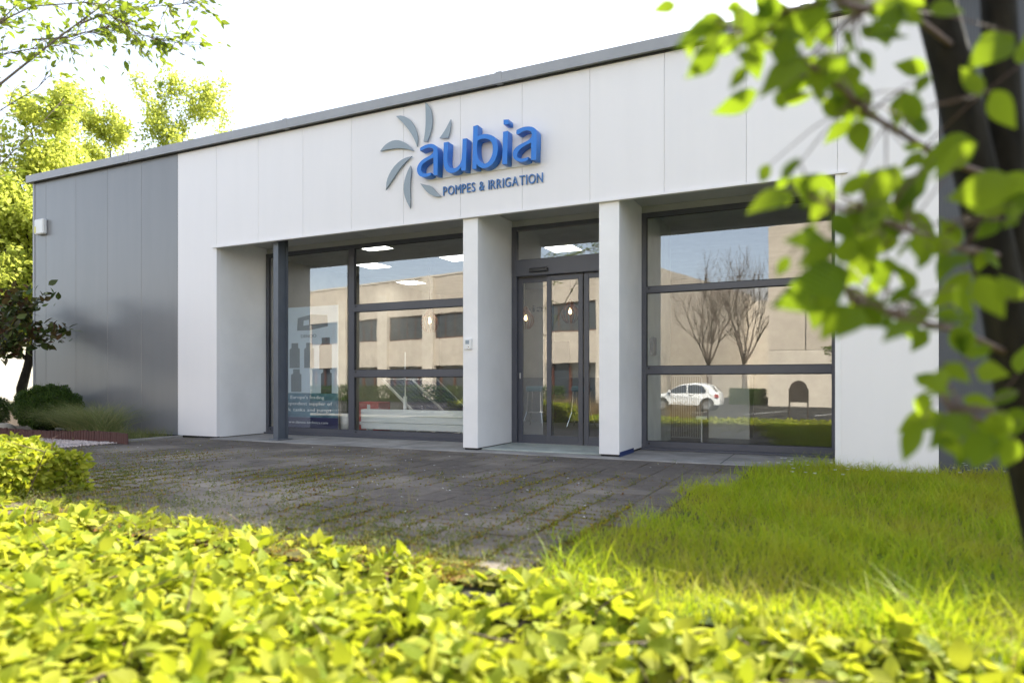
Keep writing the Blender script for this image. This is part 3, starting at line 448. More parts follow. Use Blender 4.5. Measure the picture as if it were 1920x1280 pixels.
# sliding door
d = box('sliding_door', -4.75, -4.66, WY0, WY1, .035, 3.5, M['frame'], B)
box('jamb', -2.97, -2.9, WY0, WY1, .035, 3.5, M['frame'], d); box('head', -4.66, -2.97, WY0+.003, WY1-.003, 3.43, 3.5, M['frame'], d)
pane(-4.66, -2.97, 1.205, 2.95, 3.43, d)
op = box('door_operator', -4.66, -2.97, 1.10, 1.26, 2.69, 2.95, M['frame'], d, .005)
MB().box(-4.40, -4.08, 1.055, 1.10, 2.735, 2.80).build('door_sensor', M['plastic_k'], op, bevel=.012)
def leaf(x0, x1, y, lock):
    lf = box('door_leaf', x0, x0+.075, y, y+.045, .04, 2.68, M['frame'], d)
    for nm, a, b, c, e in (('stile', x1-.075, x1, .04, 2.68), ('rail', x0+.075, x1-.075, .04, .17), ('rail', x0+.075, x1-.075, 2.60, 2.68)):
        box(nm, a, b, y+.002, y+.043, c, e, M['frame'], lf)
    pane(x0+.075, x1-.075, y+.018, .17, 2.60, lf)
    if lock: box('lock_plate', x0+.02, x0+.045, y-.008, y, 1.06, 1.16, M['chrome'], lf)
leaf(-4.66, -4.06, 1.235, True); leaf(-4.14, -3.54, 1.175, False); leaf(-3.52, -2.97, 1.175, False)
box('threshold', -4.66, -2.97, 1.12, 1.3, .030, .042, M['chrome'], d)

# ------------------------------------------------------------------ sign
S = thing('shop_sign', (-5, -.05, 3.7), 'blue raised letters with grey swirl blades on the white fascia', 'sign')
def chaikin(pts):
    out = []; n = len(pts)
    for i in range(n):
        a, b, c = Vector(pts[i-1]), Vector(pts[i]), Vector(pts[(i+1) % n])
        ang = (b-a).angle(c-b, 0)
        if ang > R(48): out.append(tuple(b))
        else: out += [tuple(b*.75+a*.25), tuple(b*.75+c*.25)]
    return out
def curve_mesh(name, loops, ymid, half, bev=0):
    cu = bpy.data.curves.new(name, 'CURVE'); cu.dimensions = '2D'; cu.fill_mode = 'BOTH'; cu.extrude = half; cu.bevel_depth = bev
    for lp in loops:
        sp = cu.splines.new('POLY'); sp.points.add(len(lp)-1); sp.use_cyclic_u = True
        for pt, (a, b) in zip(sp.points, lp): pt.co = (a, b, 0, 1)
    o = bpy.data.objects.new('tmp', cu); col.objects.link(o)
    me = bpy.data.meshes.new_from_object(o); bpy.data.objects.remove(o)
    me.transform(Matrix(((1, 0, 0, 0), (0, 0, -1, ymid), (0, 1, 0, 0), (0, 0, 0, 1)))); me.name = name; me.materials.clear(); return me
for loops in ([GLYPH_A], [GLYPH_U], [GLYPH_B, GLYPH_B_HOLE], [GLYPH_A2]):
    link('letter', curve_mesh('letter', [chaikin(l) for l in loops], -.095, .075), M['blue'], S)
li = link('letter', curve_mesh('letter', [GLYPH_I], -.095, .075), M['blue'], S)
link('letter_dot', curve_mesh('letter_dot', [GLYPH_I_DOT], -.095, .075), M['blue'], li)
for b in BLADES: link('swirl_blade', curve_mesh('swirl_blade', [chaikin(b)], -.032, .013), M['bladegrey'], S)
box('mounting_rail', -5.58, -3.78, -.022, -.002, 4.045, 4.085, M['plastic_w'], S, 0)
def glyph(ch):
    cu = bpy.data.curves.new('g', 'FONT'); cu.body = ch; cu.size = 1; cu.resolution_u = 4
    o = bpy.data.objects.new('tmp', cu); col.objects.link(o); me = bpy.data.meshes.new_from_object(o); bpy.data.objects.remove(o)
    return me
def extruded_text(txt, x0, x1, z0, h, y0, y1, m, parent, name='letter', gap=.13, merge=False):
    # single letters laid side by side, scaled to fill x0..x1
    cu = bpy.data.curves.new('g', 'FONT'); cu.size = 1; cu.extrude = .5; cu.resolution_u = 4
    o = bpy.data.objects.new('tmp', cu); col.objects.link(o); items = []; xx = 0
    for ch in txt:
        if ch == ' ': xx += .32; continue
        cu.body = ch; bpy.context.view_layer.update(); me = bpy.data.meshes.new_from_object(o)
        co = np.empty(len(me.vertices)*3, np.float32); me.vertices.foreach_get('co', co); co = co.reshape(-1, 3)
        items.append((me, xx-co[:, 0].min())); xx += co[:, 0].max()-co[:, 0].min()+gap*.75
    bpy.data.objects.remove(o); w = xx-gap*.75; sx = (x1-x0)/w; sz = h/.70; objs = []
    for me, off in items:
        me.transform(Matrix(((sx, 0, 0, x0+off*sx), (0, 0, -(y1-y0), (y0+y1)/2), (0, sz, 0, z0), (0, 0, 0, 1))))
        me.materials.clear(); me.name = name; objs.append(link(name, me, m, parent))
    return objs
extruded_text('POMPES & IRRIGATION', -5.31, -3.70, 3.782, .135, -.03, -.005, M['textblue'], S, gap=.2)

# ------------------------------------------------------------------ fixtures on the walls
t = thing('alarm_siren', (-15.17, -.05, 4.1), 'white alarm siren box with a yellow lens high on the grey wall', 'alarm box')
MB().box(-15.33, -15.03, -.10, 0, 4.12, 4.44).build('housing', M['plastic_w'], t, bevel=.02)
MB().box(-15.335, -15.25, -.104, -.02, 4.14, 4.30).build('lens', M['yellow'], t, bevel=.015)
t = thing('intercom', (-4.9, 0, 1.5), 'small white intercom on the pillar left of the sliding door', 'intercom')
MB().box(-4.965, -4.845, -.012, .025, 1.485, 1.645).build('housing', M['plastic_w'], t, bevel=.008)
MB().box(-4.935, -4.875, -.016, -.012, 1.565, 1.62).build('speaker_grille', M['bladegrey'], t)
MB().cyl(0, 0, -.004, 0, .013, n=12).build('button', M['chrome'], t).matrix_basis = Matrix.Translation((-4.885, -.012, 1.52)) @ Matrix.Rotation(R(90), 4, 'X')
# ------------------------------------------------------------------ inside the shop
LIGHTS = [(-8.2, 2.1), (-5.9, 2.1), (-9.5, 3.85), (-7.3, 3.85), (-4.9, 3.85), (-10.2, 6.4), (-8.1, 6.4), (-5.7, 6.4), ]
LN = ['above the banner window', 'just left of the door behind the window', 'in the left corner of the shop', 'over the solar panels', 'seen through the pane over the door',
      'deepest on the far left', 'deep in the shop behind the left window', 'deep in the shop left of the door']
for (x, y), w in zip(LIGHTS, LN):
    t = thing('ceiling_light', (x, y, 3.65), 'square white LED ceiling panel '+w, 'ceiling light', 'ceiling lights in the shop')
    box('diffuser', x-.29, x+.29, y-.29, y+.29, 3.642, 3.655, M['led'], t, 0)
    fr = MB(); fr.box(x-.31, x-.29, y-.31, y+.31, 3.638, 3.66); fr.box(x+.29, x+.31, y-.31, y+.31, 3.638, 3.66); fr.box(x-.29, x+.29, y-.31, y-.29, 3.638, 3.66); fr.box(x-.29, x+.29, y+.29, y+.31, 3.638, 3.66)
    fr.build('light_frame', M['plastic_w'], t)
DX = .30
# banner
M['ban'] = mat('banner_sheet', (.50, .58, .66), .5, 0, .04); M['sea'] = ground_mat('banner_sea', [(.35, (.03, .10, .16)), (.65, (.10, .22, .30))], 6, 0)
M['navy'] = mat('banner_navy', (.02, .025, .10), .5); M['txt'] = mat('banner_text', (.8, .82, .84), .5); M['tank'] = mat('tank_print', (.03, .035, .04), .6); M['tank2'] = mat('tank_print_grey', (.13, .16, .18), .6)
t = thing('roll_up_banner', (-9.5, 1.36, .02), 'tall pale blue advertising banner behind the left window pane', 'banner')
box('sheet', -10.28+DX, -8.72+DX, 1.340, 1.346, .10, 2.45, M['ban'], t, 0); box('base_cassette', -10.3+DX, -8.7+DX, 1.280, 1.440, .02, .10, M['chrome'], t, .01)
box('sea_band', -10.278+DX, -8.722+DX, 1.337, 1.340, .34, .80, M['sea'], t, 0); box('navy_band', -10.278+DX, -8.722+DX, 1.336, 1.340, .12, .338, M['navy'], t, 0)
def flat_poly(name, pts, y, m): return mesh(name, [(a+DX, y, b) for a, b in pts], [tuple(range(len(pts)))], m, t)
flat_poly('printed_tank', [(-9.72, 2.0), (-9.70, 2.24), (-9.35, 2.30), (-8.98, 2.27), (-8.96, 2.06), (-9.4, 2.0)], 1.337, M['tank2'])
flat_poly('printed_tank', [(-9.56, 2.09), (-9.55, 2.19), (-9.42, 2.2), (-9.42, 2.1)], 1.335, M['ban'])
for cx, cz, mm, w, h in ((-9.78, 1.52, M['tank2'], .13, .24), (-9.42, 1.52, M['tank2'], .12, .24), (-9.02, 1.55, M['tank'], .15, .30), (-9.74, 1.04, M['tank2'], .13, .22), (-9.38, 1.04, M['ban'], .10, .2), (-9.0, 1.04, M['tank'], .13, .25)):
    flat_poly('printed_tank', [(cx-w, cz-h), (cx+w, cz-h), (cx+w, cz+h*.55), (cx+w*.7, cz+h*.6), (cx+w*.7, cz+h), (cx-w*.6, cz+h), (cx-w*.6, cz+h*.62), (cx-w, cz+h*.5)], 1.337, mm)
extruded_text('DENOO', -9.62+DX, -9.24+DX, 1.86, .06, 1.334, 1.338, M['tank2'], t)
extruded_text("Europe's leading", -9.88+DX, -9.05+DX, .69, .062, 1.332, 1.336, M['txt'], t)
extruded_text('independent supplier of', -10.1+DX, -8.86+DX, .57, .062, 1.332, 1.336, M['txt'], t)
extruded_text('ink tanks and pumps', -10.02+DX, -8.88+DX, .45, .062, 1.332, 1.336, M['txt'], t)
extruded_text('www.denoo-technics.com', -10.0+DX, -8.96+DX, .22, .045, 1.331, 1.335, M['txt'], t)
# radiator
t = thing('radiator', (-6.6, 1.47, .02), 'long low white panel radiator on feet behind the left window', 'radiator')
for i in range(3): box('radiator_panel', -7.94, -5.25, 1.40, 1.55, .15+.122*i, .267+.122*i, M['radiator'], t, .006)
for x in (-7.85, -7.78, -6.75, -5.9): box('foot', x, x+.035, 1.44, 1.50, .018, .15, M['radiator'], t)
MB().cyl(-7.99, 1.47, .22, .28, .03).build('valve', M['plastic_w'], t)
# plant in pot
t = thing('potted_grass', (-8.42, 1.55, .02), 'green reed plant in a white pot beside the window mullion', 'plant')
MB().lathe(-8.42, 1.56, [(0, .02), (.085, .02), (.115, .42), (.10, .42), (.095, .38), (0, .38)]).build('pot', M['plastic_w'], t, True)
M['reed'] = leaf_mat('reed', (.03, .06, .015), (.08, .10, .02), .3)
# solar panels
M['cell'] = mat('solar_cell', (.014, .022, .075), .4, 0, .25, 4, spec=.35); M['alu'] = mat('aluminium', (.6, .6, .6), .35, .6)
for y0, lab in ((1.64, 'dark blue solar panel leaning nearest the window over the radiator'), (2.62, 'dark blue solar panel leaning deeper in the shop behind another')):
    t = thing('solar_panel', (-6.4, y0, .02), lab, 'solar panel', 'solar panels in the left window')
    a = Vector((-7.65, 0, 1.06)); b = Vector((-6.43, 0, .03)); u = (b-a).normalized(); nrm = Vector((-u.z, 0, u.x)); L = (b-a).length
    if nrm.z < 0: nrm = -nrm
    def pt(s, y, h): q = a+u*s+nrm*h; return (q.x, y0+y, q.z)
    def slab3(s0, s1, ya, yb, h0, h1):
        return [pt(s, y, h) for h in (h0, h1) for s, y in ((s0, ya), (s1, ya), (s1, yb), (s0, yb))], [(3, 2, 1, 0), (4, 5, 6, 7), (0, 1, 5, 4), (1, 2, 6, 5), (2, 3, 7, 6), (3, 0, 4, 7)]
    fm = MB(); [fm.add(*slab3(*q)) for q in ((0, L, 0, .03, -.02, .02), (0, L, .93, .96, -.02, .02), (0, .03, .03, .93, -.02, .02), (L-.03, L, .03, .93, -.02, .02))]
    fm.build('panel_frame', M['alu'], t)
    for i in range(9):
        for j in range(6):
            cb = MB().add(*slab3(.04+i*(L-.08)/9+.006, .04+(i+1)*(L-.08)/9-.006, .035+j*.1485+.006, .035+(j+1)*.1485-.006, -.004, .004)); cb.build('cell', M['cell'], t)
    bs = MB().add(*slab3(.03, L-.03, .03, .93, -.012, -.006)); bs.build('backing', M['alu'], t)
t = thing('red_box', (-8.1, 2, .02), 'red cardboard box on the shop floor left of the solar panels', 'box')
MB().box(-8.32, -7.86, 1.82, 2.2, .02, .63).build('carton', M['red'], t, bevel=.006); MB().box(-8.12, -8.05, 1.817, 1.82, .5, .58).build('print_mark', M['plastic_w'], t)
t = thing('white_lamp_post', (-7.1, 1.62, .02), 'slim white upright post with a hook behind the radiator', 'stand')
MB().tube([(-7.1, 1.60, .02), (-7.1, 1.60, 1.55)], .012).build('pole', M['plastic_w'], t); MB().cyl(-7.1, 1.60, .5, .75, .035).build('sleeve', M['plastic_w'], t)
def stool(x, y, lab):
    t = thing('bar_stool', (x, y, .02), lab, 'stool', 'bar stools inside the shop')
    MB().box(x-.2, x+.2, y-.17, y+.17, .80, .92).build('seat', M['teal'], t, bevel=.03)
    for sx in (-1, 1):
        for sy in (-1, 1): MB().tube([(x+sx*.15, y+sy*.12, .8), (x+sx*.17, y+sy*.14, .35), (x+sx*.26, y+sy*.22, .02)], .011).build('leg', M['chrome'], t)
    MB().tube([(x+.19*math.cos(q*math.pi/6), y+.16*math.sin(q*math.pi/6), .33) for q in range(13)], .009).build('foot_ring', M['chrome'], t)
stool(-6.15, 5.4, 'chrome bar stool with teal seat seen through the left door leaf'); stool(-5.15, 5.6, 'chrome bar stool seen through the middle door leaf')
def pendant(x, y, z, lab):
    t = thing('pendant_lamp', (x, y, 3.64), lab, 'lamp', 'onion-shaped pendant lamps')
    MB().tube([(x, y, 3.66), (x, y, z+.28)], .006).build('cord', M['plastic_k'], t)
    for q in range(16):
        a = q*math.pi/8; pr = [(.02, .28), (.06, .2), (.17, .05), (.2, -.06), (.16, -.17), (.09, -.24)]
        MB().tube([(x+r*math.cos(a), y+r*math.sin(a), z+h) for r, h in pr], .011, 4).build('slat', M['wood'], t)
    MB().lathe(x, y, [(.001, z-.06), (.03, z-.03), (.035, z), (.02, z+.05), (.012, z+.08)], 10).build('bulb', M['bulb'], t, True)
pendant(-8.1, 4.0, 2.35, 'slatted wooden onion pendant lamp behind the left window'); pendant(-6.6, 5.8, 2.5, 'slatted wooden pendant lamp seen through the left door leaf'); pendant(-5.3, 5.3, 2.55, 'slatted wooden pendant lamp seen through the middle door leaf')
t = thing('reception_desk', (-6.6, 7, .02), 'dark grey reception desk at the back of the shop', 'desk')
box('front', -8.4, -4.6, 6.9, 6.96, .02, 1.08, M['darkgrey'], t); box('worktop', -8.45, -4.55, 6.85, 7.6, 1.08, 1.12, M['darkgrey'], t); box('side', -8.4, -8.34, 6.96, 7.55, .02, 1.08, M['darkgrey'], t); box('side', -4.66, -4.6, 6.96, 7.55, .02, 1.08, M['darkgrey'], t)
t = thing('inside_sign', (-8, 8.97, 2.9), 'dark letters on the rear wall inside the shop', 'sign'); extruded_text('aubia', -8.75, -7.45, 3.0, .2, 8.96, 8.99, M['darkgrey'], t)
t = thing('inner_doorway', (-7.2, 8.97, 0), 'dark inner door in the rear wall of the shop', 'door'); box('door_panel', -7.4, -6.7, 8.95, 8.99, .02, 2.15, M['darkgrey'], t); box('door_frame', -7.48, -7.4, 8.93, 8.99, .02, 2.22, M['frame'], t)
t = thing('wall_phone', (-2.59, 1.7, 1.4), 'dark grey wall unit on the partition behind the right window', 'wall unit')
MB().box(-2.598, -2.54, 1.55, 1.78, 1.42, 1.70).build('casing', M['frame'], t, bevel=.015); MB().box(-2.54, -2.535, 1.6, 1.73, 1.58, 1.66).build('screen', M['plastic_k'], t)
t = thing('white_counter', (-2, 3.7, .02), 'low white counter inside behind the right window', 'counter')
box('front_panel', -2.07, -1.38, 3.66, 3.70, .02, 1.1, M['plastic_w'], t); box('side_panel', -1.42, -1.38, 3.70, 4.3, .02, 1.1, M['plastic_w'], t); box('top', -2.09, -1.36, 3.64, 4.32, 1.1, 1.14, M['plastic_w'], t)
t = thing('bar_gate', (-2.3, 3.1, .02), 'grey vertical-bar gate inside behind the right window', 'gate')
for i in range(17): MB().tube([(-2.58+i*.03, 3.1, .06), (-2.58+i*.03, 3.1, 1.1)], .005, 5).build('bar', M['alu'], t)
MB().tube([(-2.6, 3.1, .06), (-2.09, 3.1, .06), (-2.09, 3.1, 1.06), (-2.12, 3.1, 1.11), (-2.6, 3.1, 1.11)], .012).build('gate_frame', M['alu'], t)
t = thing('queue_post', (-2.1, 2.2, .02), 'thin white floor stand inside the right window', 'stand'); MB().cyl(-1.95, 2.3, .02, .035, .10).build('base', M['plastic_w'], t); MB().cyl(-1.95, 2.3, .035, .42, .014).build('pole', M['plastic_w'], t); MB().box(-2.03, -1.87, 2.28, 2.32, .42, .47).build('top_plate', M['plastic_w'], t)

# ------------------------------------------------------------------ plant machinery: leaves, blades, branches
def leaf_template(L=1, W=.55, fold=.12, curl=.10, n=6):
    v = [(0, 0, 0)]; f = []
    st = [(i/(n)) for i in range(1, n)]
    for s in st:
        w = W/2*(math.sin(math.pi*s**.74))**1.1*1.04; z = -curl*(s-.4)**2*2
        v += [(s*L, w, z+fold*w), (s*L, 0, z), (s*L, -w, z+fold*w)]
    v.append((L, 0, -curl*.72)); e = len(v)-1
    f += [(0, 2, 1), (0, 3, 2)]
    for k in range(n-2):
        a = 1+3*k; b = a+3; f += [(a, a+1, b), (a+1, b+1, b), (a+1, a+2, b+1), (a+2, b+2, b+1)]
    a = 1+3*(n-2); f += [(a, a+1, e), (a+1, a+2, e)]
    return np.array(v, np.float32), np.array(f, np.int32)
BIG = leaf_template(n=7); MID = leaf_template(n=4); SMALL = (np.array([(0, 0, 0), (.5, .27, .05), (1, 0, -.05), (.5, -.27, .05)], np.float32), np.array([(0, 2, 1), (0, 3, 2)], np.int32))
def frames(d, nrm):
    d = d/np.linalg.norm(d, axis=1, keepdims=True); b = np.cross(nrm, d); b /= np.maximum(np.linalg.norm(b, axis=1, keepdims=True), 1e-6); n2 = np.cross(d, b)
    return np.stack([d, b, n2], axis=2)
def scatter(name, tmpl, P, D, N, Sz, m, parent, kind='stuff', smooth=True):
    V, F = tmpl; K = len(P); Rm = frames(D, N)
    vv = np.einsum('kij,vj->kvi', Rm, V)*np.asarray(Sz).reshape(-1, 1, 1)+P[:, None, :]
    ff = F[None]+(np.arange(K)*len(V))[:, None, None]
    return link(name, np_mesh(name, vv.reshape(-1, 3), ff.reshape(-1, 3), smooth), m, parent, kind)
def leaf_mesh_data(tmpl, m):
    me = np_mesh('leaf', tmpl[0], tmpl[1], True); me.materials.append(m); return me
def place_leaves(P, D, N, Sz, datas, parent, name='leaf'):
    Rm = frames(D, N)
    for i in range(len(P)):
        o = bpy.data.objects.new(name, datas[i % len(datas)]); col.objects.link(o); setp(o, parent)
        M4 = Matrix.Identity(4)
        for a in range(3):
            for b in range(3): M4[a][b] = float(Rm[i, a, b]*Sz[i])
            M4[a][3] = float(P[i, a])
        o.matrix_basis = M4
def unit(n, s=1.0): return rng.normal(size=(n, 3))*s
def blades(name, P, H, lean_dir, lean, W, m, parent=None, kind='stuff', segs=3):
    # curved grass blades: P base points, H heights, lean direction angle and lean amount
    K = len(P); cs = np.stack([np.cos(lean_dir), np.sin(lean_dir), np.zeros(K)], 1); side = np.stack([-np.sin(lean_dir), np.cos(lean_dir), np.zeros(K)], 1)
    tw = rng.uniform(0, math.pi, K); side = side*np.cos(tw)[:, None]+cs*np.sin(tw)[:, None]
    V = []
    for s in range(segs+1):
        t = s/segs; c = P+cs*(lean*t*t*H)[:, None]; c[:, 2] += H*(t-.32*np.minimum(lean, 1.6)*t*t*.8)
        w = W*(1-t*.92)/2
        if s < segs: V += [c-side*w[:, None], c+side*w[:, None]]
        else: V.append(c)
    VV = np.stack(V, 1); nv = VV.shape[1]; F = []
    for s in range(segs-1): a = 2*s; F += [(a, a+1, a+3), (a, a+3, a+2)]
    F.append((2*segs-2, 2*segs-1, 2*segs)); F = np.array(F)
    ff = F[None]+(np.arange(K)*nv)[:, None, None]
    return link(name, np_mesh(name, VV.reshape(-1, 3), ff.reshape(-1, 3)), m, parent, kind)
def grow(p, d, L, r, lev, mb, tips, rr, up=.15, nch=(3, 4), wob=.22, shrink=.62, ang=(.5, .95), minr=.004):
    pts = [p]; rad = [r]; n = 4; q = p.copy(); dd = d.copy()
    for i in range(n):
        dd = (dd+Vector((rr.gauss(0, wob), rr.gauss(0, wob), rr.gauss(0, wob)+up))*.5).normalized(); q = q+dd*(L/n); pts.append(q.copy()); rad.append(max(minr*.6, r*(1-.62*(i+1)/n)))
    mb.tube(pts, rad, 7 if r > .05 else 4)
    if lev == 0:
        for a in pts[1:]: tips.append((a, dd))
        return
    for c in range(rr.randint(*nch)):
        k = rr.choice([1, 2, 2, 3, 3, 4]); az = rr.uniform(0, 2*math.pi); an = rr.uniform(*ang)
        base = (pts[min(k+1, n)]-pts[k-1]).normalized(); a = base.orthogonal().normalized(); b = base.cross(a)
        nd_ = (base*math.cos(an)+(a*math.cos(az)+b*math.sin(az))*math.sin(an)).normalized()
        grow(pts[k], nd_, L*shrink*rr.uniform(.8, 1.15), max(minr, rad[k]*.6), lev-1, mb, tips, rr, up, nch, wob, shrink, ang, minr)
    if lev > 0: grow(pts[-1], dd, L*shrink, rad[-1], lev-1, mb, tips, rr, up, nch, wob, shrink, ang, minr)

M['horn'] = leaf_mat('hedge_leaf', (.155, .225, .012), (.50, .50, .06), .44, .6, (.52, .54, .02), True)
M['horn_o'] = leaf_mat('hedge_leaf_single', (.155, .225, .012), (.50, .50, .06), .44, .6, (.52, .54, .02), False, True)
M['tleaf'] = leaf_mat('near_leaf', (.06, .125, .008), (.19, .27, .016), .54, .62, (.30, .40, .016), False, True)
M['yleaf'] = leaf_mat('young_tree_leaf', (.28, .35, .05), (.52, .54, .11), .62, .6, (.58, .61, .10), True)
M['oleaf'] = leaf_mat('overhang_leaf', (.10, .18, .02), (.24, .30, .04), .5, .45, (.30, .36, .02), False)
M['mag'] = leaf_mat('magnolia_leaf', (.08, .13, .03), (.17, .19, .06), .2, .3, None, False)
M['magb'] = leaf_mat('magnolia_bronze', (.07, .035, .02), (.13, .07, .03), .15, .4, None, False)
M['boxl'] = leaf_mat('box_leaf', (.03, .065, .01), (.08, .13, .02), .3, .4)
M['lawnb'] = leaf_mat('lawn_blade', (.18, .33, .010), (.52, .56, .03), .45, .55, (.46, .54, .015), patch=((.42, .40, .035), 1.1))
M['dryb'] = leaf_mat('dry_blade', (.34, .26, .06), (.42, .36, .12), .35, .6)
M['straw'] = leaf_mat('straw_blade', (.30, .21, .10), (.45, .34, .18), .35, .7)
M['sedge'] = leaf_mat('sedge_blade', (.11, .16, .04), (.34, .32, .14), .3, .5)
M['weed'] = leaf_mat('weed_leaf', (.10, .15, .03), (.26, .26, .10), .4, .6)
M['debris'] = leaf_mat('catkin', (.16, .07, .02), (.30, .16, .05), .2, .8)
M['petal'] = mat('petal', (.8, .8, .78), .6)

# ------------------------------------------------------------------ hedges
def hedge(name, lab, x0, x1, y0, y1, zb, zt, n, lsize, seed, nsingle, faces_focus, rnd=False, skew=0):
    global rng
    rng = np.random.default_rng(seed); t = thing(name, ((x0+x1)/2, (y0+y1)/2, zb), lab, 'hedge')
    def shell(k):
        # points near the clipped surface of the hedge, thinning inwards
        u = rng.uniform(size=(k, 3)); P = np.stack([x0+u[:, 0]*(x1-x0), y0+u[:, 1]*(y1-y0), zb+u[:, 2]*(zt-zb)], 1)
        Nn = np.zeros((k, 3)); dep = rng.exponential(.04, k); a = rng.choice(len(faces_focus), k, p=[w for _, w in faces_focus])
        for i, (fc, w) in enumerate(faces_focus):
            s = a == i
            if fc == 'top': P[s, 2] = zt-dep[s]; Nn[s] = (0, 0, 1)
            if fc == 'back': P[s, 1] = y1-dep[s]; Nn[s] = (0, 1, .3)
            if fc == 'right': P[s, 0] = x1-dep[s]; Nn[s] = (1, 0, .3)
            if fc == 'front': P[s, 1] = y0+dep[s]; Nn[s] = (0, -1, .3)
        if rnd: P[:, 2] -= .08*np.clip((P[:, 0]-(x1-.35))/.35, 0, 1)**2+.06*np.clip((P[:, 1]-(y1-.35))/.35, 0, 1)**2
        if skew: P[:, 1] -= skew*(np.minimum(P[:, 0], -.6)+5)*(P[:, 1]-y0)/(y1-y0)
        lump = .035*np.sin(P[:, 0]*5.1+1)*np.sin(P[:, 1]*6.3)+.03*np.sin(P[:, 0]*11+P[:, 1]*9); P += Nn*lump[:, None]
        return P, Nn
    P, Nn = shell(n); D = unit(n)*.8+Nn*.25; D[:, 2] *= .6; N = Nn+unit(n, .5); Sz = lsize*rng.uniform(.45, 1.2, n)
    dist = np.linalg.norm(P-np.array((0, -8.764, 1.0)), axis=1); vis = np.array([in_view(*q, m=10) for q in P]); score = np.where(vis, Sz/dist, 0)
    top = np.argsort(-score)[:nsingle]; mask = np.ones(n, bool); mask[top] = False
    datas = [leaf_mesh_data(leaf_template(1, w, fo, cu, 7), M['horn_o']) for w, fo, cu in ((.56, .12, .1), (.62, .2, .16), (.5, .3, .22), (.58, .05, -.1))]
    place_leaves(P[top], D[top], N[top], Sz[top], datas, t)
    scatter('foliage', MID, P[mask], D[mask], N[mask], Sz[mask], M['horn'], t)
    tw = MB(); rr = random.Random(seed)
    for i in range(int(70*(x1-x0))):
        x = rr.uniform(x0+.05, x1-.05); y = rr.uniform(y0+.05, y1-.05); p = Vector((x, y, zb)); q = Vector((x+rr.gauss(0, .12), y+rr.gauss(0, .12), zt-rr.uniform(.0, .12))); mid = (p+q)/2+Vector((rr.gauss(0, .05), rr.gauss(0, .05), 0))
        tw.tube([p, mid, q], [.009, .006, .003], 4)
        for j in range(2): e = mid+(q-mid)*rr.random(); tw.tube([e, e+Vector((rr.gauss(0, .13), rr.gauss(0, .13), rr.uniform(.02, .12)))], [.004, .002], 4)
    for i in range(int(1.6*(x1-x0))):
        a = Vector((rr.uniform(x0+.1, x1-.1), rr.uniform(y0+.3, y1-.25), zt-.12)); d1 = Vector((rr.gauss(0, .5), rr.gauss(0, .5), 1)).normalized(); b = a+d1*rr.uniform(.12, .2); c = b+(d1+Vector((rr.gauss(0, .9), rr.gauss(0, .9), -.6))).normalized()*rr.uniform(.1, .25)
        tw.tube([a, b, b.lerp(c, .5)+Vector((0, 0, .02)), c], [.006, .005, .004, .002], 5)
    for i in range(int(5*(x1-x0))):
        x = rr.uniform(x0+.1, x1-.1); y = rr.uniform(y0+.2, y1); a = Vector((x, y, zt-.1)); tw.tube([a, a+Vector((rr.gauss(0, .05), rr.gauss(0, .05), .14)), a+Vector((rr.gauss(0, .12), rr.gauss(0, .12), .14+rr.uniform(.03, .13)))], [.004, .003, .0015], 4)
    tw.build('twigs', M['twig'], t, kind='stuff')
    mesh('inner_shade', [(x0+.12, y0+.12, zb), (x1-.12, y0+.12, zb), (x1-.12, y1-.12, zb), (x0+.12, y1-.12, zb), (x0+.12, y0+.12, zt-.16), (x1-.12, y0+.12, zt-.16), (x1-.12, y1-.12, zt-.16), (x0+.12, y1-.12, zt-.16)],
         [(4, 5, 6, 7), (0, 1, 5, 4), (1, 2, 6, 5), (2, 3, 7, 6), (3, 0, 4, 7)], M['soil'], t) if False else None
    return t
hedge('hornbeam_hedge', 'clipped bright green hornbeam hedge filling the foreground', -6.6, 3.6, -7.7, -5.27, -.5, .0, 35000, .105, 11, 300, [('top', .80), ('back', .08), ('right', .02), ('front', .10)], False, .085)
hedge('hornbeam_hedge', 'clipped hornbeam hedge ending at the left edge of the paving', -9.6, -6.28, -6.0, -4.75, -.5, .45, 15000, .075, 12, 300, [('top', .45), ('back', .1), ('right', .3), ('front', .15)], True)
# ------------------------------------------------------------------ lawn, weeds, border plants
rng = np.random.default_rng(21)
def pts_lawn(n):
    x = rng.uniform(-1.9, 7.5, n); y = rng.uniform(-5.85, -.02, n)
    edge = -.62-.22*np.clip(-y, 0, 6)**.75+.14*np.sin(y*3.1)+.09*np.sin(y*8.7+1)+.05*np.sin(y*23)
    keep = x > edge+rng.exponential(.10, n)-.10; return np.stack([x, y, np.full(n, -.02)], 1)[keep]
P = pts_lawn(105000); n = len(P)
tuft = .5+.5*np.sin(P[:, 0]*3.7+1.3*np.sin(P[:, 1]*2.9))*np.sin(P[:, 1]*4.3+.7*np.sin(P[:, 0]*5.1)); H = (.04+.07*rng.random(n)+.10*tuft**2)*rng.choice([1, 1, 1, 1.6], n)
blades('grass', P, H, rng.uniform(0, 2*math.pi, n), rng.uniform(.2, 1.3, n), rng.uniform(.005, .0105, n), M['lawnb'], lawn)
P = pts_lawn(20000); n = len(P); blades('dry_grass', P, rng.uniform(.08, .22, n), rng.uniform(0, 6.28, n), rng.uniform(.3, 1.2, n), rng.uniform(.002, .004, n), M['dryb'], lawn)
